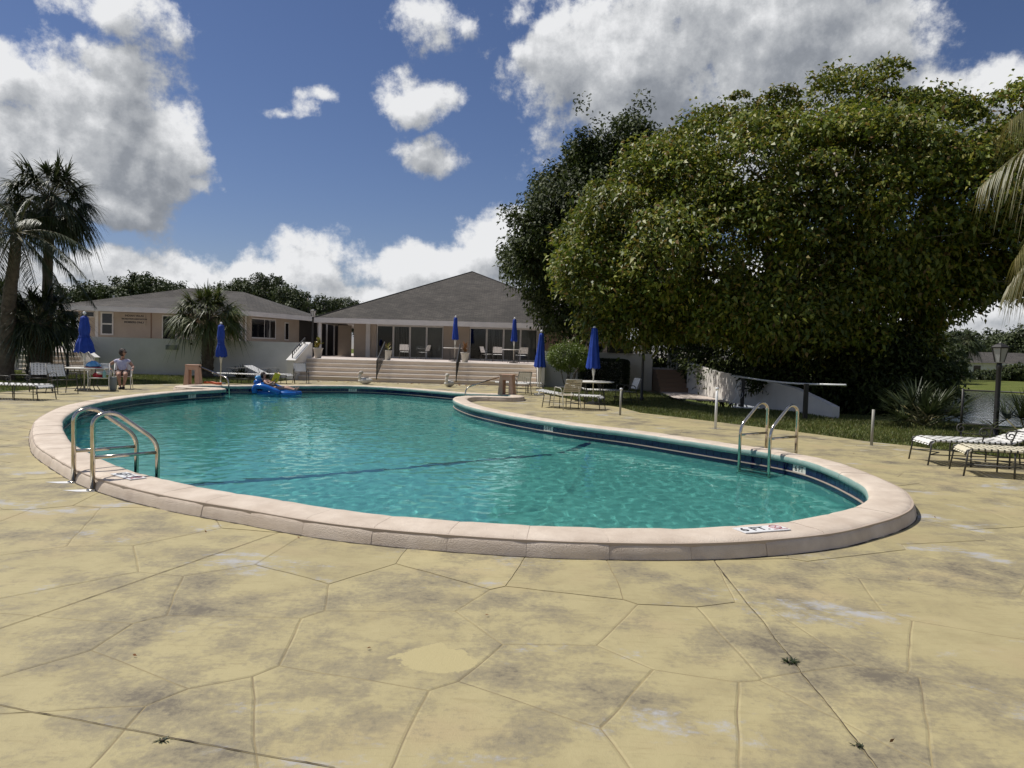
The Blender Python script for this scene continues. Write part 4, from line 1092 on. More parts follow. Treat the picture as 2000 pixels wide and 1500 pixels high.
stand('pink painted rail stand by the scroll armed loungers', (rst.x - .02, rst.y + .15, 0), R(-14), [(rst.x - .3, rst.y + .05, .72), (-1.55, 23.75, .36), (-1.50, 23.72, -.55)])
ns = tag(MB().tube(bend([(lst.x + .45, lst.y - .1, .20), (lst.x + .75, lst.y - .25, .22), (lst.x + 1.0, lst.y - .35, .19), (lst.x + 1.15, lst.y - .3, .19)], .2), .045, 8).build('pool_noodle', M['orange']), 'faded orange foam noodle lying on the coping', 'pool noodle')

# ------------------------------------------------------------------ furniture
def arc(cx, cz, r_, a0, a1, n, y=0): return [Vector((cx + r_ * math.cos(R(a0 + (a1 - a0) * k / n)), y, cz + r_ * math.sin(R(a0 + (a1 - a0) * k / n)))) for k in range(n + 1)]
def weave(parent, x0, x1, y0, y1, nx, ny, zf, sm, single, name='strap', wx=.05, wy=.05):
    """woven straps over a frame: long ones along x, cross ones along y, z given by zf(x)"""
    acc = None if single else MB()
    for j in range(ny):
        y = y0 + (j + .5) * (y1 - y0) / ny; q = MB() if single else acc; m_ = 26; b = len(q.v)
        for i in range(m_ + 1):
            x = x0 + (x1 - x0) * i / m_; z = zf(x) + .004 * math.sin(math.pi * ((x - x0) / (x1 - x0) * nx + j))
            q.v += [(x, y - wy / 2, z), (x, y + wy / 2, z)]
        for i in range(m_): q.f.append((b + 2 * i, b + 2 * i + 2, b + 2 * i + 3, b + 2 * i + 1))
        if single: q.build(name, sm, parent, True)
    for i in range(nx):
        x = x0 + (i + .5) * (x1 - x0) / nx; q = MB() if single else acc; m_ = 10; b = len(q.v)
        dz = (zf(x + .01) - zf(x - .01)) / .02
        pts_ = [(y0 - .02, -.028), (y0 - .028, -.01), (y0 - .02, .006)] + [(y0 + (y1 - y0) * k / m_, .007 - .004 * math.sin(math.pi * (k / m_ * ny + i))) for k in range(1, m_)] + [(y1 + .02, .006), (y1 + .028, -.01), (y1 + .02, -.028)]
        for y, h in pts_: q.v += [(x - wx / 2, y, zf(x) + h - dz * wx / 2), (x + wx / 2, y, zf(x) + h + dz * wx / 2)]
        for k in range(len(pts_) - 1): q.f.append((b + 2 * k, b + 2 * k + 1, b + 2 * k + 3, b + 2 * k + 2))
        if single: q.build(name, sm, parent, True)
    if not single: acc.build('woven_straps', sm, parent, True)
def chaise(label, loc, rz, sm='strap', single=False, raised=22, group='strap loungers round the pool', scroll=True):
    """lounger: foot end at local x=0, head towards +x, 1.95 long"""
    t = thing('strap_lounger', label, 'lounger', loc, rz, group); fm = M['frame']; L_, w, h = 1.92, .33, .40
    tg = math.tan(R(raised)); zb = lambda x: h - .10 * max(0, 1 - x / .14) ** 2 + (max(0, x - 1.22) * tg)
    for s_ in (-1, 1):
        y = s_ * (w - .01)
        MB().tube([(0, y, h - .10), (.03, y, h - .03), (.12, y, h - .006), (1.22, y, h - .01)], .014, 7).build('side_rail', fm, t, True)
        MB().tube([(1.22, y, h - .01), (L_, y, zb(L_) - .01)], .014, 7).build('back_rail', fm, t, True)
        for x, lean in ((.04, -.05), (.62, 0), (1.18, 0), (1.66, .05)):
            MB().tube([(x + lean, s_ * (w + .02), 0), (x + lean * .3, s_ * (w + .012), .25), (x, y, h - .02)], .013, 7).build('leg', fm, t, True)
        MB().tube([(.02, s_ * (w + .014), .17), (1.68, s_ * (w + .014), .17)], .009, 6).build('stretcher', fm, t, True)
        if scroll:
            sc = [Vector((.78 + .075 * (1 - k / 26) * math.cos(k * .42 + 1.6), s_ * (w + .03), h + .145 + .075 * (1 - k / 26) * math.sin(k * .42 + 1.6))) for k in range(20)][::-1]
            MB().tube(sc + [Vector((.9, s_ * (w + .03), h + .222)), Vector((1.22, s_ * (w + .03), h + .22)), Vector((1.26, s_ * (w + .03), h + .20)), Vector((1.2, y, h - .01))], .010, 6).build('scroll_arm', fm, t, True)
            MB().tube([(.78, s_ * (w + .03), h + .075), (.78, y, h - .01)], .010, 6).build('arm_post', fm, t, True)
    MB().tube([(.03, -w, .17), (.3, 0, .17), (.03, w, .17)], .009, 6).build('foot_brace', fm, t, True)
    MB().tube([(1.2, -w, .17), (.62, w, .17)], .009, 6).build('cross_brace', fm, t, True)
    weave(t, .01, L_, -w + .02, w - .02, 24, 6, zb, M[sm], single, wx=.056, wy=.07)
    return t
def armchair(label, loc, rz, fm, sm, group='strap armchairs round the pool', woven=True, single=False):
    """chair facing local -y"""
    t = thing('strap_armchair', label, 'chair', loc, rz, group); fm = M[fm]; w = .26
    zs = lambda x: .41 - .05 * x        # seat height along depth (x = distance back)
    for s_ in (-1, 1):
        MB().tube(bend([(s_ * (w + .03), -.28, 0), (s_ * (w + .02), -.24, .40), (s_ * (w + .035), -.20, .63), (s_ * (w + .035), .18, .60), (s_ * (w + .01), .24, .42)], .06, 4), .013, 7).build('arm_frame', fm, t, True)
        MB().tube([(s_ * (w + .03), .34, 0), (s_ * (w + .01), .24, .40), (s_ * w, .19, .42)], .013, 7).build('leg', fm, t, True)
        MB().tube([(s_ * w, -.24, .42), (s_ * w, .19, .39), (s_ * w, .26, .50), (s_ * (w - .01), .40, .86)], .013, 7).build('back_post', fm, t, True)
        MB().tube([(s_ * (w + .024), -.265, .15), (s_ * (w + .022), .30, .15)], .009, 6).build('stretcher', fm, t, True)
    MB().tube([(-w + .01, .40, .86), (w - .01, .40, .86)], .013, 7).build('top_rail', fm, t, True); MB().tube([(-w, -.24, .42), (w, -.24, .42)], .013, 7).build('front_rail', fm, t, True)
    def straps(nm, pa, pb, n, m_):
        pa, pb = Vector(pa), Vector(pb); d = (pb - pa); nr = Vector((0, -d.z, d.y)).normalized(); q = MB(); wd = d.length / n * (.60 if woven else .82)
        for k in range(n):
            c = pa + d * ((k + .5) / n); e_ = d.normalized() * wd / 2
            b = len(q.v)
            for i in range(9):
                x = -w - .016 + (2 * w + .032) * i / 8; off = nr * (-.012 + (.014 if 0 < i < 8 else 0) + (.004 * math.sin(math.pi * (i / 8 * 5 + k)) if woven else -.006 * math.sin(math.pi * i / 8)))
                q.v += [tuple(c + Vector((x, 0, 0)) + off - e_), tuple(c + Vector((x, 0, 0)) + off + e_)]
            for i in range(8): q.f.append((b + 2 * i, b + 2 * i + 2, b + 2 * i + 3, b + 2 * i + 1))
            if single: q.build('strap', m_, t, True); q = MB()
        if woven:
            for k in range(6):
                x = -w + (k + .5) * 2 * w / 6; b = len(q.v)
                for i in range(9):
                    p = pa + d * (i / 8) + nr * (.004 - .004 * math.sin(math.pi * (i / 8 * n + k)))
                    q.v += [(x - .027, p.y, p.z), (x + .027, p.y, p.z)]
                for i in range(8): q.f.append((b + 2 * i, b + 2 * i + 2, b + 2 * i + 3, b + 2 * i + 1))
        if q.v: q.build(nm, m_, t, True)
    straps('seat_straps', (0, -.24, .425), (0, .18, .40), 7, M[sm]); straps('back_straps', (0, .27, .50), (0, .395, .85), 7, M[sm])
    return t
def table(label, loc, rz=0, r_=.52, h=.72, top='tabletop', group='round tables'):
    t = thing('round_table', label, 'table', loc, rz, group)
    MB().lathe([(r_ - .02, h - .035), (r_, h - .028), (r_ + .006, h - .012), (r_, h), (r_ - .03, h + .004), (.001, h + .004)], 36).build('table_top', M[top], t, True)
    for k in range(4):
        a = R(45 + 90 * k); c, s_ = math.cos(a), math.sin(a)
        MB().tube(bend([(c * .40, s_ * .40, 0), (c * .30, s_ * .30, .14), (c * .36, s_ * .36, .42), (c * .42, s_ * .42, h - .04)], .12, 4), .013, 7).build('leg', M['frame'], t, True)
    MB().tube([(.30 * math.cos(k * math.pi / 12), .30 * math.sin(k * math.pi / 12), .15) for k in range(24)], .009, 6, closed=True).build('ring_stretcher', M['frame'], t, True)
    return t
def umbrella(label, loc, total=2.45, z0=1.12, z1=2.32, rt=.085, rb=.17, tie=None, lean=(0, 0), base=True):
    t = thing('closed_umbrella', label, 'umbrella', loc, rnd.uniform(0, 3), 'closed blue umbrellas', tilt=lean)
    MB().tube([(0, 0, .02), (0, 0, total - .08)], .019, 10).build('pole', M['polewhite'], t, True)
    MB().lathe([(.019, z0 - .28), (.032, z0 - .22), (.055, z0 - .1), (.058, z0 - .03), (.03, z0 + .05)], 12).build('crank_housing', M['polewhite'], t, True)
    MB().lathe([(.02, total - .09), (.045, total - .085), (.05, total - .05), (.035, total - .015), (.012, total)], 12).build('finial', M['marker'], t, True)
    if base: MB().lathe([(.20, 0), (.20, .03), (.17, .05), (.03, .06), (.03, .14)], 20).build('base', M['greypipe'], t, True)
    q = MB(); n = 32; m_ = 22
    for i in range(m_ + 1):
        u = i / m_; z = z0 + (z1 + .05 - z0) * u
        r_ = rb + (rt - rb) * min(1, u * 1.15)
        if tie: r_ *= 1 - .30 * math.exp(-((u - tie) / .13) ** 2)
        if u > .93: r_ *= max(.18, 1 - ((u - .93) / .07) ** 2 * .85)
        for k in range(n):
            a = 2 * math.pi * k / n; fold = .16 * math.cos(8 * a + .6 * math.sin(3 * u)) + .08 * math.cos(5 * a + 4 * u) + .05 * noise.noise(Vector((math.cos(a) * 2, math.sin(a) * 2, z * 4)))
            fold *= (1.15 - .75 * u)
            zz = z + (.035 * math.cos(8 * a) if i == 0 else 0)
            q.v.append(((r_ * (1 + fold)) * math.cos(a), (r_ * (1 + fold)) * math.sin(a), zz))
    for i in range(m_):
        for k in range(n): q.f.append((i * n + k, i * n + (k + 1) % n, (i + 1) * n + (k + 1) % n, (i + 1) * n + k))
    q.f.append(tuple(range(m_ * n, m_ * n + n)))
    cn = q.build('canopy', M['blue'], t, True)
    if tie:
        zt = z0 + (z1 - z0) * tie; rr = (rb + (rt - rb) * tie) * .80
        MB().tube([(rr * math.cos(k * math.pi / 10), rr * math.sin(k * math.pi / 10), zt) for k in range(20)], .014, 6, closed=True).build('tie_strap', M['blue'], cn, True)
    return t
g2 = lambda p, z=0.0: (p.x, p.y, z)
# right foreground loungers
a = P(1803, 902); chaise('white strap lounger with cream tinge, its feet end towards the pool ladder', (6.62, 11.55, 0), R(-7), 'strap', True, 20)
chaise('cream yellowed strap lounger whose shadow falls across the yellow deck', (6.62, 10.55, 0), R(-17), 'strap_y', True, 0)
armchair('cream framed strap chair at the end of the yellowed lounger', (6.62, 8.35, 0), R(115), 'alu', 'strap_b', woven=False, single=True)
# left group
chaise('white strap lounger beside the palms, flat on the deck', (-12.15, 18.7, 0), R(178), 'strap', True, 0)
tb = P(158, 762); table('round table with shopping bags under the blue umbrella by the side steps', (tb.x + .15, tb.y + .1, 0), .3, .62)
umbrella('closed blue umbrella flaring at the hem, standing at the table with shopping bags', (tb.x + .05, tb.y + .1, 0), 2.5, 1.2, 2.32, .12, .27, .45)
armchair('white woven strap chair turned away from the table with bags', (P(80, 765).x, P(80, 765).y, 0), R(35), 'frame', 'strap')
armchair('white woven strap chair pulled up to the table with bags', (P(122, 769).x, P(122, 769).y, 0), R(62), 'frame', 'strap')
wc = P(200, 764)
armchair('empty white aluminium chair holding a red and white bag', (wc.x - .1, wc.y, 0), R(25), 'whitealu', 'strap', woven=False)
LC = Vector((-13.05, 23.95, 0)); armchair('white aluminium chair in which the woman sits', tuple(LC), R(22), 'whitealu', 'strap', woven=False)
bg_ = thing('cloth_bag', 'red and white cloth bag lying on the white chair seat', 'bag', (wc.x - .1, wc.y - .02, .425))
q = MB(); q.lathe([(.10, 0), (.17, .03), (.18, .09), (.13, .15), (.05, .18)], 14, 0, 0, .05); q.build('bag_body', M['redbag'], bg_, True); MB().lathe([(.09, .1), (.135, .125), (.12, .18), (.03, .2)], 12, .07, -.03, .08).build('white_towel', M['statue'], bg_, True)
bt = thing('water_bottle', 'teal plastic bottle standing on the white chair', 'bottle', (wc.x + .13, wc.y - .12, .43)); MB().lathe([(.045, 0), (.05, .02), (.05, .17), (.02, .21), (.02, .24)], 14).build('bottle', M['bottle'], bt, True); MB().lathe([(.022, .241), (.022, .265)], 12).build('cap', M['marker'], bt)
gb = thing('grey_pouch', 'grey bag standing on the deck under the white chair', 'bag', (P(221, 763).x, P(221, 763).y, 0)); MB().lathe([(.07, 0), (.10, .05), (.105, .25), (.09, .42), (.075, .44)], 14, 0, 0, .06).build('bag_body', M['bucket'], gb, True); MB().tube(bend([(-.06, 0, .42), (-.03, 0, .52), (.03, 0, .52), (.06, 0, .42)], .03), .008, 6).build('handle', M['iron'], gb)
sb = thing('shopping_bags', 'heap of white and blue bags with a red book on table', 'bags', (tb.x + .42, tb.y - .05, .726)); MB().lathe([(.16, .03), (.19, .07), (.12, .17), (.04, .22)], 12, 0, 0, .14).build('white_bag', M['floatpale'], sb, True)
MB().box(-.2, .2, -.15, .12, 0, .029).build('red_book', M['redbag'], sb); MB().lathe([(.10, .03), (.13, .07), (.06, .15)], 10, -.17, .03, .2).build('paper_bag', M['statue'], sb, True)
# middle group
up = P(431, 750); umbrella('closed blue umbrella in front of the short palm', g2(up), 2.45, 1.08, 2.32, .115, .20, .42)
chaise('white strap lounger in front of the short palm', (P(492, 752).x, 29.2, 0), R(172), 'strap', False, 0)
chaise('white strap lounger with raised back behind the blue float', (P(566, 750).x, 29.9, 0), R(170), 'strap', False, 24)
armchair('dark framed strap chair at the foot of the pinkish steps', (P(592, 748).x, 30.6, 0), R(25), 'frame', 'strap')
# right group by the hedge
u1 = P(1158, 788); table('white round table under the tilted blue umbrella by the hedge', (u1.x, u1.y, 0), 0, .66); umbrella('slightly tilted closed blue umbrella standing in the white round table', (u1.x, u1.y, 0), 2.5, 1.14, 2.42, .10, .21, None, lean=(0, R(-.8)))
u2 = P(1052, 770); umbrella('closed blue umbrella leaning in front of the round green shrub', (u2.x, u2.y - .5, 0), 2.45, 1.05, 2.3, .09, .20, None, lean=(0, R(1.0)))
ch = P(1100, 799); armchair('beige strap chair with cream frame standing alone near the pool edge', (ch.x + .1, ch.y + .1, 0), R(-155), 'alu', 'strap_b', woven=False)
chaise('white strap lounger between the beige chair and round table', (P(1180, 803).x, 20.6, 0), R(160), 'strap', False, 8)
chaise('white strap lounger behind the round table by the hedge', (P(1208, 782).x, 24.3, 0), R(175), 'strap', False, 14)
ac = P(1222, 790); armchair('white woven strap chair leaning back between post and lamp', (ac.x + .05, ac.y + .3, 0), R(-75), 'frame', 'strap')
armchair('dark scroll chair standing nearest the pink rail stand on the right', (P(1018, 772).x, 27.0, 0), R(200), 'frame', 'strap', 'scroll chairs by the stair end wall')
chaise('white strap lounger below the end wall of the steps', (P(1062, 769).x, 28.2, 0), R(182), 'strap', False, 0)
# terrace
for px, lab in ((888, 'closed blue umbrella on the terrace between the two sliding doors'), (1003, 'closed blue umbrella on the terrace before the second sliding door')):
    p = PD(px, 706, 38.0); table(('white round table on the terrace beside dried potted plant' if px == 888 else 'white round table on the terrace before the second sliding door'), (p.x, 38.0, TZ + .003), .2, .62)
    umbrella(lab, (p.x, 38.0, TZ + .003), 2.42, 1.15, 2.3, .09, .155)
for px, yy, rz, lab in ((790, 42.5, 185, 'woven strap chair before the sliding door blinds, seen from behind'), (826, 42.6, 250, 'woven strap chair turned sideways before the sliding door'), (952, 42.3, 120, 'woven strap chair turned sideways beside second sliding door'),
                        (972, 41.8, 180, 'woven strap chair facing away near the terrace table'), (1018, 39.6, 200, 'dark strap chair tucked behind the terrace table')):
    p = PD(px, 690, yy); armchair(lab, (p.x, yy, TZ + .003), R(rz), 'frame', 'strap', 'strap chairs on the terrace')

# ------------------------------------------------------------------ posts, pipe, lamps, planters, ducks
def lamp(label, loc, h):
    t = thing('lamp_post', label, 'lamp post', loc)
    MB().lathe([(.075, 0), (.075, .12), (.05, .16), (.047, h - .55), (.06, h - .5), (.045, h - .42)], 14).build('pole', M['iron'], t, True)
    hd = MB().lathe([(.075, h - .415), (.085, h - .40), (.155, h - .125), (.150, h - .12)], 6).build('lamp_glass', M['lampglass'], t)
    for k in range(6):
        a = k * math.pi / 3; MB().bar((.088 * math.cos(a), .088 * math.sin(a), h - .40), (.158 * math.cos(a), .158 * math.sin(a), h - .12), .014, .014).build('mullion', M['iron'], hd)
    MB().lathe([(.175, h - .125), (.18, h - .10), (.11, h - .05), (.03, h - .02), (.012, h)], 6).build('lamp_cap', M['iron'], t)
    return t
l1 = P(1253, 782); lamp('black lamp post standing on the lawn before the shaded wall', (l1.x, l1.y, -.03), 2.12)
lamp('black lamp post beside the chain fence above the lake', (9.9, 14.6, ground_z(9.9, 14.6) - .02), 2.12)
l3 = PD(611, 640, 37.6); lamp('black lamp post at the top of the steps by the breezeway', (l3.x, 37.6, TZ), 3.55 - TZ)
l4 = PD(132, 700, 31.5); lamp('black lamp post behind the closed umbrella at side steps', (l4.x, 31.5, -.03), 2.3)
l5 = PD(1058, 640, 35.9); lamp('black lamp post behind the leaning blue umbrella', (l5.x, 35.9, TZ), 2.05)
def stake(nm, label, px, py, h, r_, m_, cap=True):
    p = P(px, py); t = thing(nm, label, 'post', (p.x, p.y, -.03), group='posts along the deck edge')
    MB().tube([(0, 0, 0), (.006, 0, h)], r_, 10).build('pipe', M[m_], t, True)
    if cap: MB().lathe([(r_ * 1.35, h - .045), (r_ * 1.4, h - .005), (r_ * .9, h + .012)], 12, .006, 0).build('cap', M['pipe'], t, True)
stake('plastic_post', 'white plastic post with cap at the lawn edge', 1397, 838, .95, .028, 'pipe')
stake('plastic_post', 'bare grey post at the lawn edge without cap', 1702, 870, .72, .026, 'greypipe', False)
stake('plastic_post', 'weathered grey post with cap near the round white table', 1211, 811, .74, .028, 'greypipe')
b1, b2 = P(1449, 796), P(1572, 817)
rk = thing('pipe_rack', 'two black posts in the lawn carrying nothing but a long pipe', 'rack', (b1.x, b1.y, -.03))
MB().box(-.05, .05, -.05, .05, 0, .98).build('post', M['iron'], rk); MB().box(b2.x - b1.x - .05, b2.x - b1.x + .05, b2.y - b1.y - .05, b2.y - b1.y + .05, 0, .98).build('post', M['iron'], rk)
MB().tube(bend([(-.25, .1, .02), (-.1, -.12, .03), (.35, -.2, .025), (.6, -.15, .02)], .1), .03, 7).build('foot_pipe', M['pipe'], rk, True)
pa, pb = PD(1430, 734, b1.y), PD(1652, 752, b2.y - .6)
tag(MB().tube(bend([tuple(pa), tuple(PD(1535, 749, (b1.y + b2.y) / 2)), tuple(pb)], 1.2, 8), .027, 8).build('plastic_pipe', M['pipe'], None, True), 'long bent white plastic pipe lying across two black posts', 'pipe')
q = MB()
for k in range(9):
    x, y = b1.x - .1 + rnd.uniform(-.12, .05), b1.y - .08
    q.tube(bend([(x, y, .86), (x + rnd.uniform(-.2, .05), y - .05, .6), (x + rnd.uniform(-.15, .1), y - .05, .4), (x + rnd.uniform(-.4, -.1), y - .1, .1)], .1, 3), .004, 4)
tag(q.build('rope_bundle', M['pipe']), 'loose white ropes hanging from the black post', 'rope')
def planter(label, px, yy, h, r_, leaves):
    p = PD(px, 700, yy); t = thing('potted_plant', label, 'potted plant', (p.x, yy, TZ + .003))
    MB().lathe([(r_ * .62, 0), (r_ * .66, .02), (r_ * .95, h - .06), (r_ * 1.06, h - .05), (r_ * 1.06, h), (r_ * .9, h - .005), (r_ * .85, h - .07)], 20).build('pot', M['pot'], t, True)
    q = MB()
    for k in range(leaves[0]):
        a = rnd.uniform(0, 6.28); e_ = rnd.uniform(.5, 1.4); L_ = leaves[1] * rnd.uniform(.6, 1.1); z0 = h - .05 + rnd.uniform(0, leaves[3])
        d = Vector((math.cos(a) * math.cos(e_), math.sin(a) * math.cos(e_), math.sin(e_))); sd_ = d.cross(Vector((0, 0, 1))).normalized() * leaves[2]
        b = Vector((rnd.uniform(-.04, .04), rnd.uniform(-.04, .04), z0)); q.poly([b - sd_ * .3, b + d * L_ * .5 - sd_ + Vector((0, 0, .02)), b + d * L_ - Vector((0, 0, L_ * .15)), b + d * L_ * .5 + sd_ + Vector((0, 0, .02))])
    q.build('leaves', leaves[4], t)
    MB().tube([(0, 0, h - .08), (.02, .01, h + leaves[3])], .014, 6).build('stem', M['twig'], t)
LM_croton = leafmat('croton_leaves', [(0, (.10, .13, .02)), (.5, (.22, .20, .03)), (1, (.35, .22, .04))])
LM_dry = leafmat('dry_leaves', [(0, (.20, .09, .03)), (.5, (.30, .14, .05)), (1, (.16, .10, .05))])
planter('potted croton with yellow green leaves at top of the steps', 621, 36.3, .52, .24, (60, .32, .05, .45, LM_croton))
planter('pale pot with sparse dark plant beside the first stair handrail', 757, 36.0, .50, .22, (24, .42, .02, .2, LM_croton))
planter('pale pot with dried orange plant beside the second stair handrail', 908, 36.0, .50, .22, (70, .38, .03, .35, LM_dry))
def duck(label, px, py, rz, dark):
    p = P(px, py); t = thing('duck_planter', label, 'planter', (p.x, p.y - .25, 0.0), rz)
    q = MB(); n, m_ = 18, 12
    for i in range(m_ + 1):
        u = i / m_; x = -.33 + .62 * u; rr = math.sin(math.pi * min(1, u * .94 + .03)) ** .6
        for k in range(n):
            a = 2 * math.pi * k / n; q.v.append((x, .20 * rr * math.cos(a), .15 + .145 * rr * math.sin(a) + (.10 * max(0, .25 - u))))
    for i in range(m_):
        for k in range(n): q.f.append((i * n + k, i * n + (k + 1) % n, (i + 1) * n + (k + 1) % n, (i + 1) * n + k))
    q.f += [tuple(range(n))[::-1], tuple(range(m_ * n, m_ * n + n))]; q.build('body', M['statue'], t, True)
    MB().tube([(.19, 0, .20), (.24, 0, .30), (.22, 0, .40), (.19, 0, .45)], [.085, .062, .055, .06], 12).build('neck', M['statue'], t, True)
    hd = MB().tube([(.09, 0, .485), (.14, 0, .505), (.20, 0, .505), (.25, 0, .48)], [.045, .082, .085, .05], 12).build('head', M['pot'] if dark else M['statue'], t, True)
    MB().tube([(.24, 0, .475), (.31, 0, .455), (.335, 0, .45)], [.03, .022, .008], 8).build('bill', M['riser'], hd, True)
    MB().lathe([(.10, .27), (.11, .285), (.09, .30)], 12, -.06, 0).build('soil', M['dirt'], t)
duck('white duck planter with greyish pebble head at the steps', 715, 750, R(200), True)
duck('slim white duck planter seen end on at second handrail', 878, 755, R(245), False)

# chain-link fence above the lake
fp = [(6.8, 20.9), (10.2, 16.2), (12.8, 14.2), (16, 11.8)]
cf = thing('chain_link_fence', 'dark chain link fence between the lawn and lake', 'fence', (fp[0][0], fp[0][1], 0))
o0 = Vector((fp[0][0], fp[0][1], 0))
tops = [Vector((x, y, ground_z(x, y) + 1.05)) - o0 for x, y in fp[1:]]
for t_ in tops: MB().tube([t_ - Vector((0, 0, 1.07)), t_ + Vector((0, 0, .03))], .026, 8).build('post', M['iron'], cf, True)
for a, b_ in zip(tops, tops[1:]):
    MB().tube([a, b_], .019, 7).build('top_rail', M['iron'], cf, True); MB().tube([a - Vector((0, 0, .98)), b_ - Vector((0, 0, .98))], .010, 6).build('bottom_wire', M['iron'], cf, True)
    q = MB(); L_ = (b_ - a).length; n = int(L_ / .065); h = .98
    for k in range(-int(h / .065), n):
        for sg_ in (1, -1):
            s0, s1 = k * .065, k * .065 + h; z0, z1 = (0, h) if sg_ > 0 else (h, 0)
            c0, c1 = max(0, s0), min(L_, s1)
            if c1 <= c0: continue
            za, zb_ = z0 + (z1 - z0) * (c0 - s0) / h, z0 + (z1 - z0) * (c1 - s0) / h
            p0, p1 = a.lerp(b_, c0 / L_) + Vector((0, 0, za - h)), a.lerp(b_, c1 / L_) + Vector((0, 0, zb_ - h)); d = Vector((0, 0, .0015)); q.poly([p0 - d, p1 - d, p1 + d, p0 + d])
    struct(q.build('wire_mesh', M['black'], cf), 'stuff')

# ------------------------------------------------------------------ vegetation
def leaf_quads(C_, D_, L_, W_, fold=.18, droop=0.0, face=None):
    n = len(C_); up = nrg.normal(size=(n, 3))
    if face is not None: up = up * .55 + face
    s = np.cross(D_, up); s /= np.linalg.norm(s, axis=1, keepdims=True) + 1e-9
    nr = np.cross(s, D_); l = L_[:, None]; w = W_[:, None]
    b = C_ - D_ * l * .5; t = C_ + D_ * l * .5; t[:, 2] -= droop * L_
    m1 = C_ + s * w * .5 + nr * w * fold - D_ * l * .06; m2 = C_ - s * w * .5 + nr * w * fold - D_ * l * .06
    V = np.stack([b, m2, t, m1], 1).reshape(-1, 3); F_ = np.arange(4 * n).reshape(n, 4)
    return V, F_
def unit(n):
    v = nrg.normal(size=(n, 3)); return v / np.linalg.norm(v, axis=1, keepdims=True)
def crown_points(lobes, nclump, per, spread, rough=.22, inner=.18, low=None):
    """clump centres on bumpy lobes, then leaves round each centre"""
    w = np.array([l[3] * 0 + l[1][0] * l[1][2] for l in lobes], float); w /= w.sum(); out = []; nor = []
    while len(out) < nclump:
        k = nrg.choice(len(lobes), p=w); c, r_ = np.array(lobes[k][0]), np.array(lobes[k][1]); d = unit(1)[0]
        f = 1 + rough * 1.6 * noise.noise(Vector(d * 2.1) + Vector((k * 7.3, 0, 0))) + rough * .8 * noise.noise(Vector(d * 5.5) + Vector((k * 3.1, 5, 0)))
        if nrg.random() < inner: f *= nrg.uniform(.45, .9)
        p = c + d * r_ * f
        if low is not None and p[2] < low: continue
        if any(j != k and np.linalg.norm((p - np.array(l2[0])) / np.array(l2[1])) < .70 for j, l2 in enumerate(lobes)): continue
        out.append(p); nor.append(d)
    out, nor = np.array(out), np.array(nor)
    cid = np.repeat(np.arange(nclump), per)
    g = np.clip(nrg.normal(size=(nclump * per, 3)), -1.7, 1.7) * spread * nrg.uniform(.6, 1.25, (nclump, 1))[cid]
    return out[cid] + g, nor[cid], out
def tree_crown(name, lobes, nclump, per, spread, L_, W_, m_, parent, out_bias=.8, rough=.22, droop=.25, low=None, inner=.18, origin=(0, 0, 0)):
    P_, Nn, cl = crown_points([(*l, 0, 0)[:4] if len(l) < 4 else l for l in [(a, b, 0, 0) for a, b in lobes]], nclump, per, spread, rough, inner, low)
    n = len(P_); D_ = unit(n) + Nn * out_bias + np.array([0, 0, -.25]); D_ /= np.linalg.norm(D_, axis=1, keepdims=True)
    if low is not None: P_[:, 2] = np.maximum(P_[:, 2], (.3 if low > 1 else low) + nrg.uniform(0, .15, n))
    P_ = P_ - np.array(origin)
    V, F_ = leaf_quads(P_, D_, L_ * nrg.uniform(.65, 1.25, n), W_ * nrg.uniform(.7, 1.2, n), droop=droop, face=Nn * .7 + np.array([-.25, -.1, .55]))
    return place(name, npmesh(name, V, F_), m_, parent), cl
def limb(q, a, b_, r0, r1, wob=.12, n=8, seg=8):
    a, b_ = Vector(a), Vector(b_); L_ = (b_ - a).length; pts_ = []; s = rnd.uniform(0, 50)
    for k in range(n + 1):
        t = k / n; v = noise.noise_vector(Vector((t * 2.3, s, 0))) * wob * L_ * math.sin(math.pi * t); pts_.append(a.lerp(b_, t) + v)
    q.tube(pts_, [r0 + (r1 - r0) * k / n for k in range(n + 1)], seg); return pts_
LM = {
 'ficus': leafmat('ficus_leaves', [(0, (.05, .08, .010)), (.3, (.10, .14, .016)), (.62, (.185, .215, .024)), (.86, (.27, .265, .036)), (.96, (.24, .17, .04)), (1, (.18, .10, .035))], .48, .32, .45),
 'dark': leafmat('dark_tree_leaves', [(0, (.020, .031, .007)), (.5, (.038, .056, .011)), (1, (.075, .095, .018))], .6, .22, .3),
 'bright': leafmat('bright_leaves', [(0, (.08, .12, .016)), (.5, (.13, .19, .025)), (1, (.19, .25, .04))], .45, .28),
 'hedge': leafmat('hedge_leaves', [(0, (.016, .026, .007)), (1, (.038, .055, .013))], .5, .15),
 'pine': leafmat('pine_needles', [(0, (.028, .045, .012)), (.5, (.045, .068, .019)), (1, (.08, .10, .03))], .6, .15),
 'palm': leafmat('palm_leaves', [(0, (.045, .068, .015)), (.6, (.095, .125, .028)), (.9, (.15, .17, .045)), (1, (.20, .17, .07))], .48, .2, .5),
 'palmdark': leafmat('queen_palm_leaves', [(0, (.020, .032, .012)), (.7, (.045, .062, .022)), (1, (.085, .095, .04))], .5, .18, .45),
 'yellowpalm': leafmat('yellowing_palm_leaves', [(0, (.09, .10, .022)), (.5, (.15, .14, .035)), (1, (.22, .18, .07))], .45, .25),
 'strapleaf': leafmat('strap_leaves', [(0, (.012, .022, .008)), (.8, (.03, .045, .014)), (1, (.07, .075, .025))], .35, .12),
 'far': leafmat('distant_leaves', [(0, (.030, .045, .014)), (.6, (.055, .075, .022)), (1, (.085, .105, .035))], .6, .2),
}
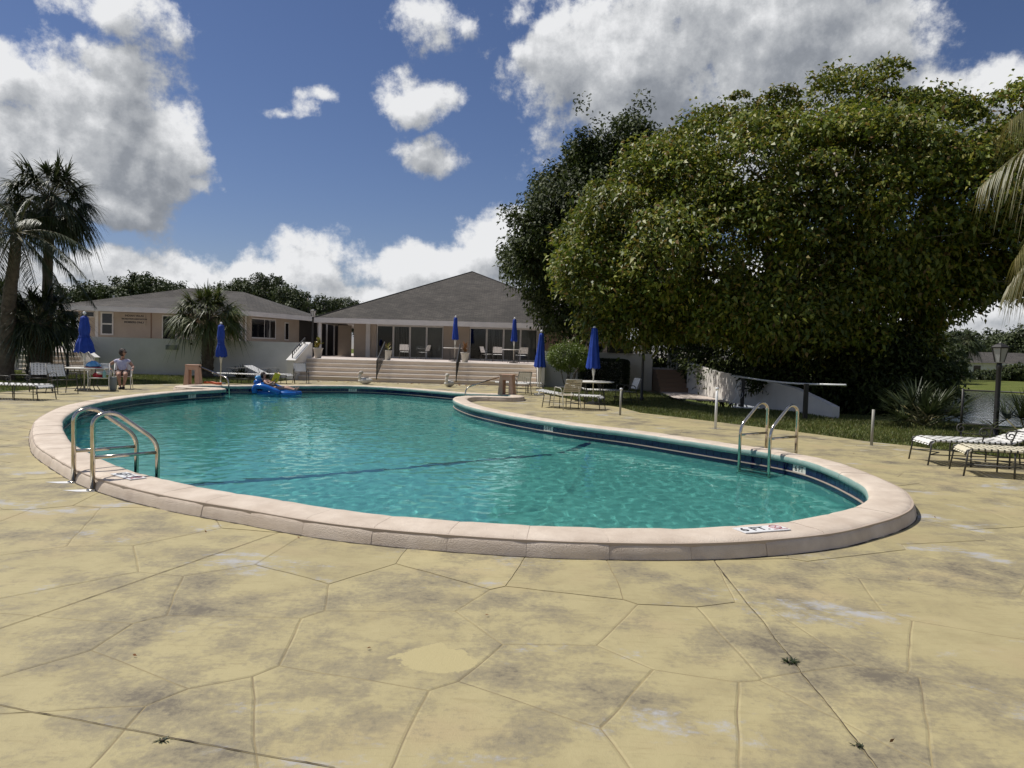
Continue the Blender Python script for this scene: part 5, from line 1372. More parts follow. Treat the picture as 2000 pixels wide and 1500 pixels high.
# the big ficus
fx = thing('ficus_tree', 'huge spreading broad leaved tree overhanging the lawn and ramp wall', 'tree', (10.2, 27.0, -.05)); fo = (10.2, 27.0, -.05)
lob = [((5.2, 25.0, 5.3), (2.9, 3.4, 3.0)), ((8.4, 25.6, 6.1), (4.2, 5.2, 4.1)), ((11.9, 25.6, 7.2), (4.0, 5.0, 4.1)), ((16.6, 25.6, 7.3), (4.0, 4.6, 3.1)),
       ((8.4, 23.4, 4.6), (4.2, 2.6, 2.7)), ((11.3, 24.2, 3.7), (2.3, 2.6, 3.0)), ((11.8, 22.3, 6.0), (4.2, 2.2, 2.8)), ((4.0, 25.2, 4.0), (1.7, 2.0, 1.8))]
lob.append(((3.7, 25.8, 5.0), (1.6, 2.0, 2.2)))
# leaf pads: each bough carries its leaves on the upper and outer side, darker hollows stay between
base_lob = [(np.array(c), np.array(r_)) for c, r_ in lob]; pads = []
while len(pads) < 260:
    k = rnd.randrange(len(base_lob)); c, r_ = base_lob[k]; d = unit(1)[0]
    if d[1] > .35 and rnd.random() < .7: continue
    sprout = len(pads) >= 205; p = c + d * r_ * ((.88 + .34 * noise.noise(Vector(d * 2.2) + Vector((k * 5, 0, 0)))) if not sprout else rnd.uniform(.98, 1.09))
    if sprout and d[2] < .1: continue
    if p[2] < 1.7 or any(j != k and np.linalg.norm((p - c2) / r2) < .72 for j, (c2, r2) in enumerate(base_lob)): continue
    if not sprout and any(np.linalg.norm(p - q_[0]) < .7 for q_ in pads): continue
    pads.append((p, d, rnd.uniform(.6, 1.3) if not sprout else rnd.uniform(.28, .55)))
LP, LN = [], []
for p, d, s_ in pads:
    n = int(680 * s_ ** 1.6); up = d + np.array([0, 0, .75]); up /= np.linalg.norm(up); u_ = unit(n); h = u_ @ up; u_ = np.where((h < -.15)[:, None], u_ - 2 * (h[:, None]) * up * .9, u_)
    rr = nrg.uniform(.55, 1.08, n) ** .6; sub_ = np.array([noise.noise(Vector(x * 3.1) + Vector(p)) for x in u_]); rr *= 1 + .55 * sub_
    LP.append(p + u_ * rr[:, None] * s_ * np.array([1.15, 1.05, .72])); LN.append(u_ * .6 + up * .6)
P_, Nn = np.concatenate(LP), np.concatenate(LN)
fill, fn_, _c = crown_points([(tuple(c), tuple(r_ * .80), 0, 0) for c, r_ in base_lob], 1150, 62, .30, .25, .25, 1.1)
P_, Nn = np.concatenate([P_, fill]), np.concatenate([Nn, fn_]); n = len(P_)
P_[:, 2] = np.maximum(P_[:, 2], .4)
D_ = unit(n) + Nn * .8 + np.array([0, 0, -.3]); D_ /= np.linalg.norm(D_, axis=1, keepdims=True)
V, F_ = leaf_quads(P_ - np.array(fo), D_, .18 * nrg.uniform(.65, 1.25, n), .098 * nrg.uniform(.7, 1.2, n), droop=.25, face=Nn * .7 + np.array([-.3, -.1, .6]))
place('crown', npmesh('crown', V, F_), LM['ficus'], fx); cl = [p for p, d, s_ in pads]
q = MB(); V0 = Vector(fo)
for a, r0 in (((10.2, 27, -.1), .55), ((10.7, 26.6, -.1), .35), ((9.6, 27.4, -.1), .3)): limb(q, Vector(a) - V0, Vector((a[0] + rnd.uniform(-.4, .4), a[1] - .3, 3.0)) - V0, r0, r0 * .75)
tips = []
for k in range(26):
    c = Vector(lob[k % len(lob)][0]); e_ = c + Vector((rnd.uniform(-2.2, 2.2), rnd.uniform(-2.2, 1.2), rnd.uniform(-1.0, 1.6))); a = Vector((10.2 + rnd.uniform(-.5, .5), 26.8, 2.8 + rnd.uniform(-.5, .5)))
    pts_ = limb(q, a - V0, e_ - V0, .17, .022, .2); tips.append(pts_)
q.build('trunk', M['bark'], fx, True)
q = MB()
for k in range(110):                      # twigs showing between the leaves
    c = Vector(cl[rnd.randrange(len(cl))]) - V0; d = (c - Vector((0, -1, 5.0))).normalized()
    limb(q, c - d * rnd.uniform(.9, 1.8) + Vector((0, 0, -.2)), c + Vector((rnd.uniform(-.5, .5), rnd.uniform(-.5, .2), rnd.uniform(-.4, .5))), .020, .006, .2, 5, 5)
struct(q.build('twigs', M['twig'], fx, True), 'stuff')
# darker tree behind it
bt_ = thing('dark_evergreen_tree', 'dark dense evergreen tree rising behind the ficus beside the roof', 'tree', (3.2, 36.5, TZ)); bo = (3.2, 36.5, TZ)
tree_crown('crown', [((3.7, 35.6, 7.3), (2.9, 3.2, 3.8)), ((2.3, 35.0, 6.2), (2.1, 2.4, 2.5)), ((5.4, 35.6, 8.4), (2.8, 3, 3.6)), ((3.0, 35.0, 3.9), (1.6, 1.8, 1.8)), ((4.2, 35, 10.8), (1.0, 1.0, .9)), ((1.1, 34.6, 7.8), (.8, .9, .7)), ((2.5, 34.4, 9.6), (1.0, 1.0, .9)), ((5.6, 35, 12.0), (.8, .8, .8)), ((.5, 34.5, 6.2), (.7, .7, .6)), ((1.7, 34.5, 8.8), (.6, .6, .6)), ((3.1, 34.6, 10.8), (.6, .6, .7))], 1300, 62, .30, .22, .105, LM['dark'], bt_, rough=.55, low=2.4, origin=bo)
q = MB(); limb(q, (0, 0, -.1), (.1, -.4, 4), .35, .25)
for k in range(9): limb(q, (.1, -.4, 3.4), (rnd.uniform(-3, 3), rnd.uniform(-2, 1), rnd.uniform(5, 10)), .14, .03)
q.build('trunk', M['bark'], bt_, True)
# undergrowth in the shade below the ficus
for k, (x, y, w, h, lab) in enumerate(((10.6, 24.9, 2.2, 2.3, 'dark shrub thicket just behind the ramp wall end'), (11.9, 23.0, 1.5, 2.4, 'dark shrub thicket reaching the lawn near the saw palmetto'), (11.2, 30.5, 3.4, 3.4, 'deep shaded shrub mass under the ficus canopy'), (8.6, 37.5, 2.0, 4.2, 'tall dark shrub at the top of the shaded steps'), (10.5, 34.5, 2.6, 4.4, 'tall dark shrub behind the white picket fence'))):
    t = thing('understory_shrub', lab, 'shrub', (x, y, ground_z(x, y)))
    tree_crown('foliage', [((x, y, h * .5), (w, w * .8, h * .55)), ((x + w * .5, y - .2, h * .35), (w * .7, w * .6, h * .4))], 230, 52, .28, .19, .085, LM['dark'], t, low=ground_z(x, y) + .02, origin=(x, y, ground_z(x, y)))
    q = MB()
    for j in range(7): limb(q, (rnd.uniform(-.3, .3), rnd.uniform(-.2, .2), -.02), (rnd.uniform(-w, w) * .6, rnd.uniform(-w, w) * .4, h * .75), .04, .012, .15, 5, 5)
    q.build('stems', M['bark'], t, True)
# pruned shrub and box hedge
sh = P(1100, 756); sx, sy = sh.x + .03, 31.6
t = thing('round_shrub', 'rounded bright green shrub on bare stems behind umbrella', 'shrub', (sx, sy, -.03))
tree_crown('foliage', [((sx, sy, 1.52), (.86, .8, .52)), ((sx + .1, sy, 1.2), (.8, .7, .35))], 330, 46, .085, .062, .034, LM['bright'], t, rough=.10, origin=(sx, sy, -.03), inner=.3)
q = MB()
for j in range(9): limb(q, (rnd.uniform(-.12, .12), rnd.uniform(-.1, .1), 0), (rnd.uniform(-.6, .6), rnd.uniform(-.4, .4), 1.2), .035, .014, .12, 5, 6)
q.build('stems', M['bark'], t, True)
hx0, hx1, hy0, hy1 = 3.1, 5.35, 32.6, 33.9
t = thing('box_hedge', 'clipped dark box hedge against the shaded white wall', 'hedge', ((hx0 + hx1) / 2, (hy0 + hy1) / 2, -.03)); ho = np.array([(hx0 + hx1) / 2, (hy0 + hy1) / 2, -.03])
n = 20000; U = nrg.uniform(-1, 1, (n, 3)); ax = nrg.integers(0, 3, n); U[np.arange(n), ax] = np.sign(U[np.arange(n), ax]) * nrg.uniform(.84, 1.03, n)
U = np.sign(U) * np.abs(U) ** 1.0; sc_ = np.linalg.norm(U ** 4, axis=1, keepdims=True) ** .25; U = U / np.maximum(1, sc_ * .97)
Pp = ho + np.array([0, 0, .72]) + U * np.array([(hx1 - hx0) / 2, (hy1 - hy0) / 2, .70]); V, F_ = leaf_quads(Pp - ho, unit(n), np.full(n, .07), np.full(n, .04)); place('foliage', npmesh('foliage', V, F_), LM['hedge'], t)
q = MB()
for j in range(6): limb(q, (-.9 + j * .36, 0, 0), (-.9 + j * .36 + rnd.uniform(-.2, .2), rnd.uniform(-.2, .2), 1.1), .03, .015, .1, 4, 5)
q.build('stems', M['bark'], t, True)

def blade(V, F_, a, d, L_, w, n=4, droop=.5, up=None):
    """tapering ribbon from a along d, drooping"""
    d = d.normalized(); s = d.cross(Vector((0, 0, 1)))
    s = s.normalized() if s.length > 1e-3 else Vector((1, 0, 0))
    if up is not None: s = (s + up).normalized()
    b = len(V)
    for k in range(n + 1):
        t = k / n; p = a + d * L_ * t + Vector((0, 0, -droop * L_ * t * t)); ww = w * (1 - t) ** .7 if k < n else w * .06
        if k == 0: ww = w * .5
        V += [tuple(p - s * ww / 2), tuple(p + s * ww / 2)]
    for k in range(n): F_.append((b + 2 * k, b + 2 * k + 1, b + 2 * k + 3, b + 2 * k + 2))
def fan_leaf(V, F_, SV, a, d, pet, size, nb=34, spread=112, droop=.35):
    d = d.normalized(); c = a + d * pet + Vector((0, 0, -pet * .12)); SV.tube([a, a + d * pet * .5, c], .014, 5)
    s = d.cross(Vector((0, 0, 1))); s = s.normalized() if s.length > 1e-3 else Vector((1, 0, 0)); n_ = s.cross(d)
    s = (s + n_ * rnd.uniform(-.5, .5)).normalized()
    for k in range(nb):
        an = R(-spread + 2 * spread * (k + .5) / nb); dd = d * math.cos(an) + s * math.sin(an) + n_ * rnd.uniform(-.08, .16)
        blade(V, F_, c, dd, size * (1 - .25 * abs(an) / R(spread)) * rnd.uniform(.88, 1.08), .062 * size / .9, 4, droop * rnd.uniform(.4, 1.5))
def pinnate(V, F_, SV, a, d, L_, droop, nl=44, leaf=.55, w=.035, ldroop=.7):
    d = d.normalized(); pts_ = [a + d * L_ * t + Vector((0, 0, -droop * L_ * t * t)) for t in [k / 10 for k in range(11)]]; SV.tube(pts_, [.028 * (1 - .85 * k / 10) for k in range(11)], 5)
    s = d.cross(Vector((0, 0, 1))).normalized()
    for k in range(nl):
        t = .14 + .86 * (k + .5) / nl; p = a + d * L_ * t + Vector((0, 0, -droop * L_ * t * t)); tang = (d + Vector((0, 0, -2 * droop * t))).normalized()
        for sg_ in (-1, 1): blade(V, F_, p, (s * sg_ + tang * .75 + Vector((0, 0, rnd.uniform(-.25, .25)))), leaf * math.sin(math.pi * (.12 + .86 * t)) ** .6 * rnd.uniform(.8, 1.1), w, 3, ldroop * rnd.uniform(.6, 1.3))
def palm(name, label, base, top, r0, r1, leafm, nf, kind, size, boots=False, lean=None, pet=.9, minel=-40, dense=False):
    t = thing(name, label, 'palm', base); tp = Vector(top) - Vector(base); q = MB(); N_ = 18
    pts_ = [tp * (k / N_) + Vector((.06 * math.sin(k * .5), 0, 0)) * (k / N_) for k in range(N_ + 1)]
    q.tube(pts_, [(r0 + (r1 - r0) * (k / N_)) * (1 + (.05 if k % 2 else -.03)) * (1.25 if k == 0 else 1) for k in range(N_ + 1)], 14); q.build('trunk', M['palmbark'], t, True)
    if boots:
        q = MB()
        for k in range(150):
            f = rnd.uniform(.08, 1.0); a = rnd.uniform(0, 6.28); p = tp * f; rr = r0 + (r1 - r0) * f; o = Vector((math.cos(a), math.sin(a), 0)); tn = Vector((-o.y, o.x, 0)) * .055
            q.poly([p + o * rr * .9 - tn, p + o * rr * .9 + tn, p + o * (rr + .07) + tn * .5 + Vector((0, 0, .20)), p + o * (rr + .07) - tn * .5 + Vector((0, 0, .20))])
        q.build('leaf_boots', M['palmbark'], t)
    V, F_, SV = [], [], MB()
    for k in range(nf):
        a = k * 2.39996 + rnd.uniform(-.2, .2); el = R(82 - (82 - minel) * ((k + .5) / nf) ** .85 + rnd.uniform(-8, 8)); d = Vector((math.cos(a) * math.cos(el), math.sin(a) * math.cos(el), math.sin(el))); o = tp + Vector((math.cos(a), math.sin(a), 0)) * r1 * .5
        if kind == 'fan': fan_leaf(V, F_, SV, o, d, pet * rnd.uniform(.75, 1.15), size * rnd.uniform(.85, 1.1), droop=.42 + .38 * (1 - math.sin(max(0, el))))
        else: pinnate(V, F_, SV, o, d, size * rnd.uniform(.85, 1.1), .28 + .35 * math.cos(el), leaf=size * (.34 if dense else .23), nl=80 if dense else 48, w=.026 if dense else .038, ldroop=1.3 if dense else .7)
    q = MB(); q.v = V; q.f = F_; q.build('fronds', leafm, t); SV.build('leaf_stalks', M['yellowstalk'], t, True)
    return t
M['yellowstalk'] = mat('leaf_stalk', (.13, .115, .045), .5)
px_ = PD(404, 734, 34.3); pt_ = PD(409, 618, 34.3)
palm('cabbage_palm', 'stout cabbage palm with thick trunk before the long white wall', (px_.x, 34.3, -.04), (pt_.x, 34.3, pt_.z), .27, .26, LM['palm'], 58, 'fan', 1.08, True, pet=1.05, minel=-25)
b_, tp_ = PD(8, 722, 27), PD(30, 455, 27); palm('queen_palm', 'tall queen palm with leaning ringed trunk and feather fronds', (b_.x, 27, -.04), tuple(tp_), .30, .17, LM['palmdark'], 24, 'pin', 2.6, minel=-50)
b_, tp_ = PD(92, 735, 29.5), PD(96, 385, 29.5); palm('fan_palm', 'tall straight fan palm towering over the side steps', (b_.x, 29.5, -.04), tuple(tp_), .20, .17, LM['palmdark'], 64, 'fan', 1.15, pet=1.15, minel=-62)
b_, tp_ = PD(66, 730, 28.2), PD(74, 625, 28.2); palm('cabbage_palm', 'bushy cabbage palm between the two tall palm trunks', (b_.x, 28.2, -.04), tuple(tp_), .27, .25, LM['palmdark'], 48, 'fan', 1.05, True, pet=.95, minel=-35)
b_, tp_ = PD(-35, 735, 30), PD(-20, 610, 30); palm('cabbage_palm', 'dark cabbage palm behind the leaning queen palm trunk', (b_.x, 30, -.04), tuple(tp_), .27, .25, LM['palmdark'], 34, 'fan', 1.1, True, pet=1.1, minel=-35)
palm('feather_palm', 'yellowing feather palm whose drooping fronds hang over the strap loungers', (11.1, 11.6, ground_z(11.1, 11.6) - .02), (10.6, 11.2, 6.0), .17, .13, LM['yellowpalm'], 44, 'pin', 2.95, minel=-52, dense=True)
def palmetto(label, x, y, n, size, z):
    t = thing('saw_palmetto', label, 'palm shrub', (x, y, z)); V, F_, SV = [], [], MB()
    for k in range(n):
        a = k * 2.39996; el = R(rnd.uniform(10, 75)); d = Vector((math.cos(a) * math.cos(el), math.sin(a) * math.cos(el), math.sin(el))); fan_leaf(V, F_, SV, Vector((rnd.uniform(-.2, .2), rnd.uniform(-.2, .2), .03)), d, size * rnd.uniform(.5, 1.0), size * .85, 22, 100, .15)
    q = MB(); q.v = V; q.f = F_; q.build('fronds', LM['palmdark'], t); SV.build('leaf_stalks', M['yellowstalk'], t, True)
palmetto('dark saw palmetto beside the chain fence under the ficus', 10.6, 18.4, 24, 1.0, ground_z(10.6, 18.4)); palmetto('saw palmetto beyond the lounger by the chain fence', 10.35, 14.0, 18, .9, ground_z(10.35, 14.0))
palmetto('low palm shrub on the terrace above the shaded wall', 4.2, 35.6, 20, .9, TZ)
def strap_plant(label, x, y, n, h):
    t = thing('spider_lily', label, 'plant', (x, y, -.03)); V, F_ = [], []
    for k in range(n):
        a = k * 2.39996; el = R(rnd.uniform(25, 80)); blade(V, F_, Vector((rnd.uniform(-.2, .2), rnd.uniform(-.12, .12), 0)), Vector((math.cos(a) * math.cos(el), math.sin(a) * math.cos(el), math.sin(el))), h * rnd.uniform(.7, 1.15), .085, 6, .42)
    q = MB(); q.v = V; q.f = F_; q.build('leaves', LM['strapleaf'], t)
    MB().lathe([(.16, 0), (.12, .1), (.04, .16)], 10).build('crown_base', M['palmbark'], t)
a = PD(470, 735, 34.2); strap_plant('large dark strappy plant at the foot of the white wall', a.x, 34.2, 62, 1.15); a = PD(517, 735, 34.3); strap_plant('smaller strappy plant near the stair wall', a.x, 34.3, 40, .8)
# distant pines and trees
def far_tree(name, label, px, top, y, w, m_, kind='pine', z0=-.05, n=46, grp='trees behind the clubhouse'):
    tp = PD(px, top, y); t = thing(name, label, 'tree', (tp.x, y, z0), group=grp); H = tp.z - z0; q = MB(); limb(q, (0, 0, 0), (rnd.uniform(-.4, .4), 0, H * .86), .22, .10, .05, 6, 7); lobs = []
    for k in range(13 if kind == 'pine' else 8):
        a = rnd.uniform(0, 6.28); rr = w * math.sqrt(rnd.random()) * .85; f = rnd.uniform(.52, .96) if kind == 'pine' else rnd.uniform(.4, .82); f = f - .16 * (rr / w) ** 2; c = (math.cos(a) * rr, math.sin(a) * rr, H * f); s_ = w * rnd.uniform(.24, .42) if kind == 'pine' else w * rnd.uniform(.4, .6)
        lobs.append(((c[0] + tp.x, c[1] + y, c[2] + z0), (s_, s_, s_ * (.55 if kind == 'pine' else .8)))); limb(q, (0, 0, H * f * .8), c, .07, .03, .1, 4, 5)
    q.build('trunk', M['bark'], t, True)
    tree_crown('crown', lobs, n * 5, 40, w * .07, w * .085, w * .045, m_, t, rough=.35, origin=(tp.x, y, z0), inner=.3)
for i, (px, top, y, w) in enumerate(((140, 562, 92, 4.5), (215, 540, 82, 3.9), (262, 532, 78, 4.3), (312, 545, 80, 3.6), (356, 545, 84, 4.0), (440, 550, 80, 3.4), (478, 548, 78, 3.2), (520, 534, 80, 3.4), (556, 556, 82, 3.0), (596, 562, 76, 3.6), (640, 574, 80, 3.2), (668, 574, 84, 2.6), (1003, 560, 88, 3.2), (-40, 560, 80, 5), (45, 600, 75, 4.5))):
    labs = ['broad dark pine at far left beyond the clubhouse wing', 'flat topped pine over the left end of wing roof', 'tallest rounded pine above the lettered sign', 'dense pine between sign and short palm', 'low pine crown just left of the short palm', 'pine crown showing right of the short palm', 'loose pine behind the wing ridge', 'tall open pine with sky gaps behind wing roof', 'slim pine beside the open crowned one', 'round pine above the breezeway lamp', 'low bushy pine left of the pavilion roof', 'small end pine where pavilion roof slope begins', 'pine tip peeking over the pavilion hip beside dark tree', 'dark pine behind the queen palm', 'low dark tree behind the bushy cabbage palm']
    far_tree('pine_tree', labs[i], px, top, y, w, LM['pine'])
for i, (px, top, y, w, lab) in enumerate(((1765, 640, 95, 6, 'pale green tree on far bank behind ficus fringe'), (1860, 655, 165, 7, 'bushy tree behind the far bank house corner'), (1925, 655, 165, 9, 'rounded green tree above the lakeside roof'), (1990, 662, 165, 8, 'green tree behind the lake lamp post'), (1745, 640, 90, 6, 'tree on the far bank hidden behind ficus'), (2060, 655, 160, 9, 'tree beyond the right end of lakeside house'), (1680, 650, 95, 6, 'far bank tree behind the shaded shrubs'))):
    far_tree('lakeside_tree', lab, px, top, y, w, LM['far'], 'round', -.7, 60, 'trees across the lake')
b_, tp_ = PD(1880, 738, 100), PD(1884, 668, 100); palm('cabbage_palm', 'slender palm on the far bank before the house', (b_.x, 100, -.75), tuple(tp_), .25, .2, LM['far'], 30, 'fan', 1.7, pet=1.3, minel=-50)
def bush(label, px, py, y, w, h, m_):
    p = PD(px, py, y); t = thing('garden_bush', label, 'bush', (p.x, y, -.7)); tree_crown('foliage', [((p.x, y, h * .5 - .7), (w, w * .7, h * .5))], 140, 20, .25, .5, .25, m_, t, origin=(p.x, y, -.7), low=-.68)
    q = MB()
    for j in range(5): limb(q, (0, 0, 0), (rnd.uniform(-w, w) * .5, 0, h * .6), .06, .02, .1, 4, 5)
    q.build('stems', M['bark'], t)
bush('leafy bush at the corner of the lakeside house', 1992, 722, 105, 1.9, 2.3, LM['dark']); bush('low bush by the lakeside porch', 1930, 728, 106, 2.4, 1.3, LM['far']); bush('small round bush by the lakeside house wall', 1866, 722, 104, 1.3, 2.1, LM['dark'])
# lawn blades where the lawn is close enough to see them
def blades(name, x0, x1, y0, y1, n):
    X = nrg.uniform(x0, x1, n * 3); Y = nrg.uniform(y0, y1, n * 3); ok = []
    for x, y in zip(X, Y):
        if len(ok) >= n: break
        if abs(x) < y * .76 + .5 and not inside((x, y), DECK) and lake_s(x, y) < -.3 and not (6.4 < x < 8.1 and y > 26): ok.append((x, y, ground_z(x, y)))
    Pn = np.array(ok); n = len(Pn); a = nrg.uniform(0, 6.28, n); w = nrg.uniform(.008, .016, n); h = nrg.uniform(.035, .085, n); s = np.stack([np.cos(a) * w, np.sin(a) * w, 0 * a], 1); t = np.stack([nrg.normal(0, .03, n), nrg.normal(0, .03, n), h], 1)
    V = np.stack([Pn - s, Pn + s, Pn + t], 1).reshape(-1, 3); return struct(place(name, npmesh(name, V, np.arange(3 * n).reshape(n, 3)), LM['grass']), 'stuff')
LM['grass'] = leafmat('grass_blades', [(0, (.065, .09, .018)), (.5, (.115, .14, .03)), (.85, (.17, .18, .05)), (1, (.24, .19, .08))], .6, .3)
o = blades('grass', 1, 12.5, 11, 33, 90000); o['label'] = 'short lawn grass blades beside the deck'; o = blades('grass', -24, -9.5, 22, 35, 40000); o['label'] = 'short lawn grass along the long white wall'
def weed(label, px, py, s, n):
    p = P(px, py); t = thing('weed_tuft', label, 'weed', (p.x, p.y, -.004)); V, F_ = [], []
    for k in range(n):
        a = rnd.uniform(0, 6.28); el = R(rnd.uniform(5, 60)); blade(V, F_, Vector((rnd.uniform(-.3, .3) * s, rnd.uniform(-.1, .1) * s, 0)), Vector((math.cos(a) * math.cos(el), math.sin(a) * math.cos(el), math.sin(el))), s * rnd.uniform(.5, 1), .009, 3, .4)
    q = MB(); q.v = V; q.f = F_; q.build('leaves', LM['hedge'], t); MB().lathe([(.012, 0), (.006, .01)], 6).build('root_crown', M['dirt'], t)
weed('green weed tuft growing in the long deck crack', 1543, 1294, .075, 60); weed('smaller weed farther along the same deck crack', 1676, 1458, .05, 30); weed('small weed in the slanting joint by the corner slab', 318, 1447, .045, 30)
# fallen leaves on the deck and at the foot of the steps
n = 150; X = np.concatenate([nrg.uniform(-9, 1, 85), nrg.uniform(-7, 8, 65)]); Y = np.concatenate([nrg.uniform(32.2, 33.55, 85), nrg.uniform(2.8, 15, 65)])
keep = [i for i in range(n) if not inside((X[i], Y[i]), offset(.44)[::4])]; Pn = np.stack([X[keep], Y[keep], np.full(len(keep), .012)], 1); D_ = unit(len(keep)); D_[:, 2] *= .15; D_ /= np.linalg.norm(D_, axis=1, keepdims=True)
V, F_ = leaf_quads(Pn, D_, np.where(Pn[:, 1] > 20, .11, .028), np.where(Pn[:, 1] > 20, .06, .013)); V[:, 2] = np.clip(V[:, 2], .004, .03); o = struct(place('fallen_leaves', npmesh('fallen_leaves', V, F_), LM_dry), 'stuff'); o['label'] = 'dry brown leaves scattered on the deck'

# ------------------------------------------------------------------ people
def skin_mesh(name, joints, bones, material, parent, root=0, sub=2):
    me = bpy.data.meshes.new(name); bm = bmesh.new(); lay = bm.verts.layers.skin.verify(); vs_ = {}
    for i, (k, (co, r_)) in enumerate(joints.items()):
        v = bm.verts.new(co); rr = r_ if isinstance(r_, tuple) else (r_, r_); v[lay].radius = rr; v[lay].use_root = (i == root); vs_[k] = v
    for a, b_ in bones: bm.edges.new((vs_[a], vs_[b_]))
    bm.to_mesh(me); bm.free(); o = place(name, me, material, parent)
    s = o.modifiers.new('skin', 'SKIN'); s.use_smooth_shade = True; s.branch_smoothing = .4
    u = o.modifiers.new('subdivision', 'SUBSURF'); u.levels = sub; u.render_levels = sub
    dg = bpy.context.evaluated_depsgraph_get(); dg.update(); ev = o.evaluated_get(dg); nm = bpy.data.meshes.new_from_object(ev); o.modifiers.clear(); o.data = nm
    if not nm.materials: nm.materials.append(material)
    nm.polygons.foreach_set('use_smooth', [True] * len(nm.polygons)); return o
def hand(J, B, wrist, name, p, d, side):
    """palm and five fingers continuing from a wrist joint"""
    p, d, side = Vector(p), Vector(d).normalized(), Vector(side).normalized(); dn = d.cross(side).normalized()
    J[name + 'palm'] = (tuple(p + d * .045), (.034, .016)); B.append((wrist, name + 'palm')); J[name + 'kn'] = (tuple(p + d * .085), (.036, .013)); B.append((name + 'palm', name + 'kn'))
    for k, (off, L_) in enumerate(((-.027, .066), (-.009, .078), (.010, .072), (.027, .055))):
        a = p + d * .10 + side * off; J[f'{name}f{k}a'] = (tuple(a + d * L_ * .5 - dn * .006), .0088); J[f'{name}f{k}b'] = (tuple(a + d * L_ - dn * .026), .0072); B += [(name + 'kn', f'{name}f{k}a'), (f'{name}f{k}a', f'{name}f{k}b')]
    a = p + d * .03 - side * .05; J[name + 'ta'] = (tuple(a), .011); J[name + 'tb'] = (tuple(a + d * .035 - side * .012), .009); B += [(name + 'palm', name + 'ta'), (name + 'ta', name + 'tb')]
def head(parent, c, look, hairlen, skin, hairm, glasses=False, r_=.098):
    """skull with face; look = horizontal facing direction"""
    c = Vector(c); f = Vector(look).normalized(); s = f.cross(Vector((0, 0, 1))).normalized(); u = s.cross(f); Mx = Matrix((f, s, u)).transposed().to_4x4(); Mx.translation = c
    bm = bmesh.new(); bmesh.ops.create_uvsphere(bm, u_segments=28, v_segments=20, radius=1)
    for v in bm.verts:
        x, y, z = v.co; w = 1 - .22 * max(0, -z) ** 1.5; fx_ = x
        x2 = x * r_ * 1.0 * (1 - .10 * max(0, -z)) ; y2 = y * r_ * .80 * w; z2 = z * r_ * 1.22
        if x > .3:                                   # face plane, brow, eye hollows, nose, lips, chin
            x2 -= .010 * max(0, x - .3); x2 += .024 * math.exp(-(y / .13) ** 2 - ((z + .12) / .17) ** 2); x2 -= .010 * (math.exp(-((y - .34) / .16) ** 2 - ((z - .08) / .12) ** 2) + math.exp(-((y + .34) / .16) ** 2 - ((z - .08) / .12) ** 2))
            x2 += .008 * math.exp(-(y / .25) ** 2 - ((z + .46) / .09) ** 2) + .010 * math.exp(-(y / .25) ** 2 - ((z + .80) / .14) ** 2)
        v.co = Mx @ Vector((x2, y2, z2))
    me = bpy.data.meshes.new('head'); bm.to_mesh(me); bm.free(); me.polygons.foreach_set('use_smooth', [True] * len(me.polygons)); h = place('head', me, skin, parent)
    for sg_ in (-1, 1):
        q = MB(); q.tube([Mx @ Vector((-.008, sg_ * r_ * .78, .02)), Mx @ Vector((-.012, sg_ * r_ * .90, .0)), Mx @ Vector((-.004, sg_ * r_ * .80, -.025))], [.014, .018, .010], 8); q.build('ear', skin, h, True)
    q = MB(); q.tube([Mx @ Vector((r_ * 1.00, y, -.056)) for y in (-.024, -.01, .01, .024)], [.002, .0048, .0048, .002], 6); q.build('mouth', M['redbag'], h, True)
    bm = bmesh.new(); bmesh.ops.create_uvsphere(bm, u_segments=40, v_segments=28, radius=1)
    for v in list(bm.verts):
        x, y, z = v.co; b = noise.noise(Vector((x * 5, y * 5, z * 5))) * .022 + noise.noise(Vector((x * 11, y * 11, z * 11))) * .010
        rr = r_ * 1.16 + b; zz = z * rr * 1.18 + .012
        if z < 0: zz = z * hairlen + .012
        v.co = Vector((x * rr * .98 - .022, y * rr * .92, zz))
    bmesh.ops.delete(bm, geom=[v for v in bm.verts if v.co.x > .035 and v.co.z < .055 or v.co.x > .062 and v.co.z < .085], context='VERTS')
    bmesh.ops.transform(bm, matrix=Mx, verts=bm.verts); me = bpy.data.meshes.new('hair'); bm.to_mesh(me); bm.free(); me.polygons.foreach_set('use_smooth', [True] * len(me.polygons)); place('hair', me, hairm, parent)
    if glasses:
        g = MB()
        for sg_ in (-1, 1): g.tube([Mx @ Vector((r_ * .93, sg_ * .036, .012)), Mx @ Vector((r_ * .99, sg_ * .036, .012))], [.030, .028], 12); g.tube([Mx @ Vector((r_ * .93, sg_ * .062, .018)), Mx @ Vector((-.01, sg_ * r_ * .86, .022))], .004, 5)
        g.tube([Mx @ Vector((r_ * .99, -.01, .018)), Mx @ Vector((r_ * .99, .01, .018))], .005, 5); g.build('sunglasses', M['black'], parent, True)
    else:
        for sg_ in (-1, 1): MB().lathe([(.001, -.009), (.008, -.006), (.010, 0), (.008, .006), (.001, .009)], 8, *(0, 0)).build('eye', M['black'], h, True, loc=Mx @ Vector((r_ * .88, sg_ * .034, .012)))

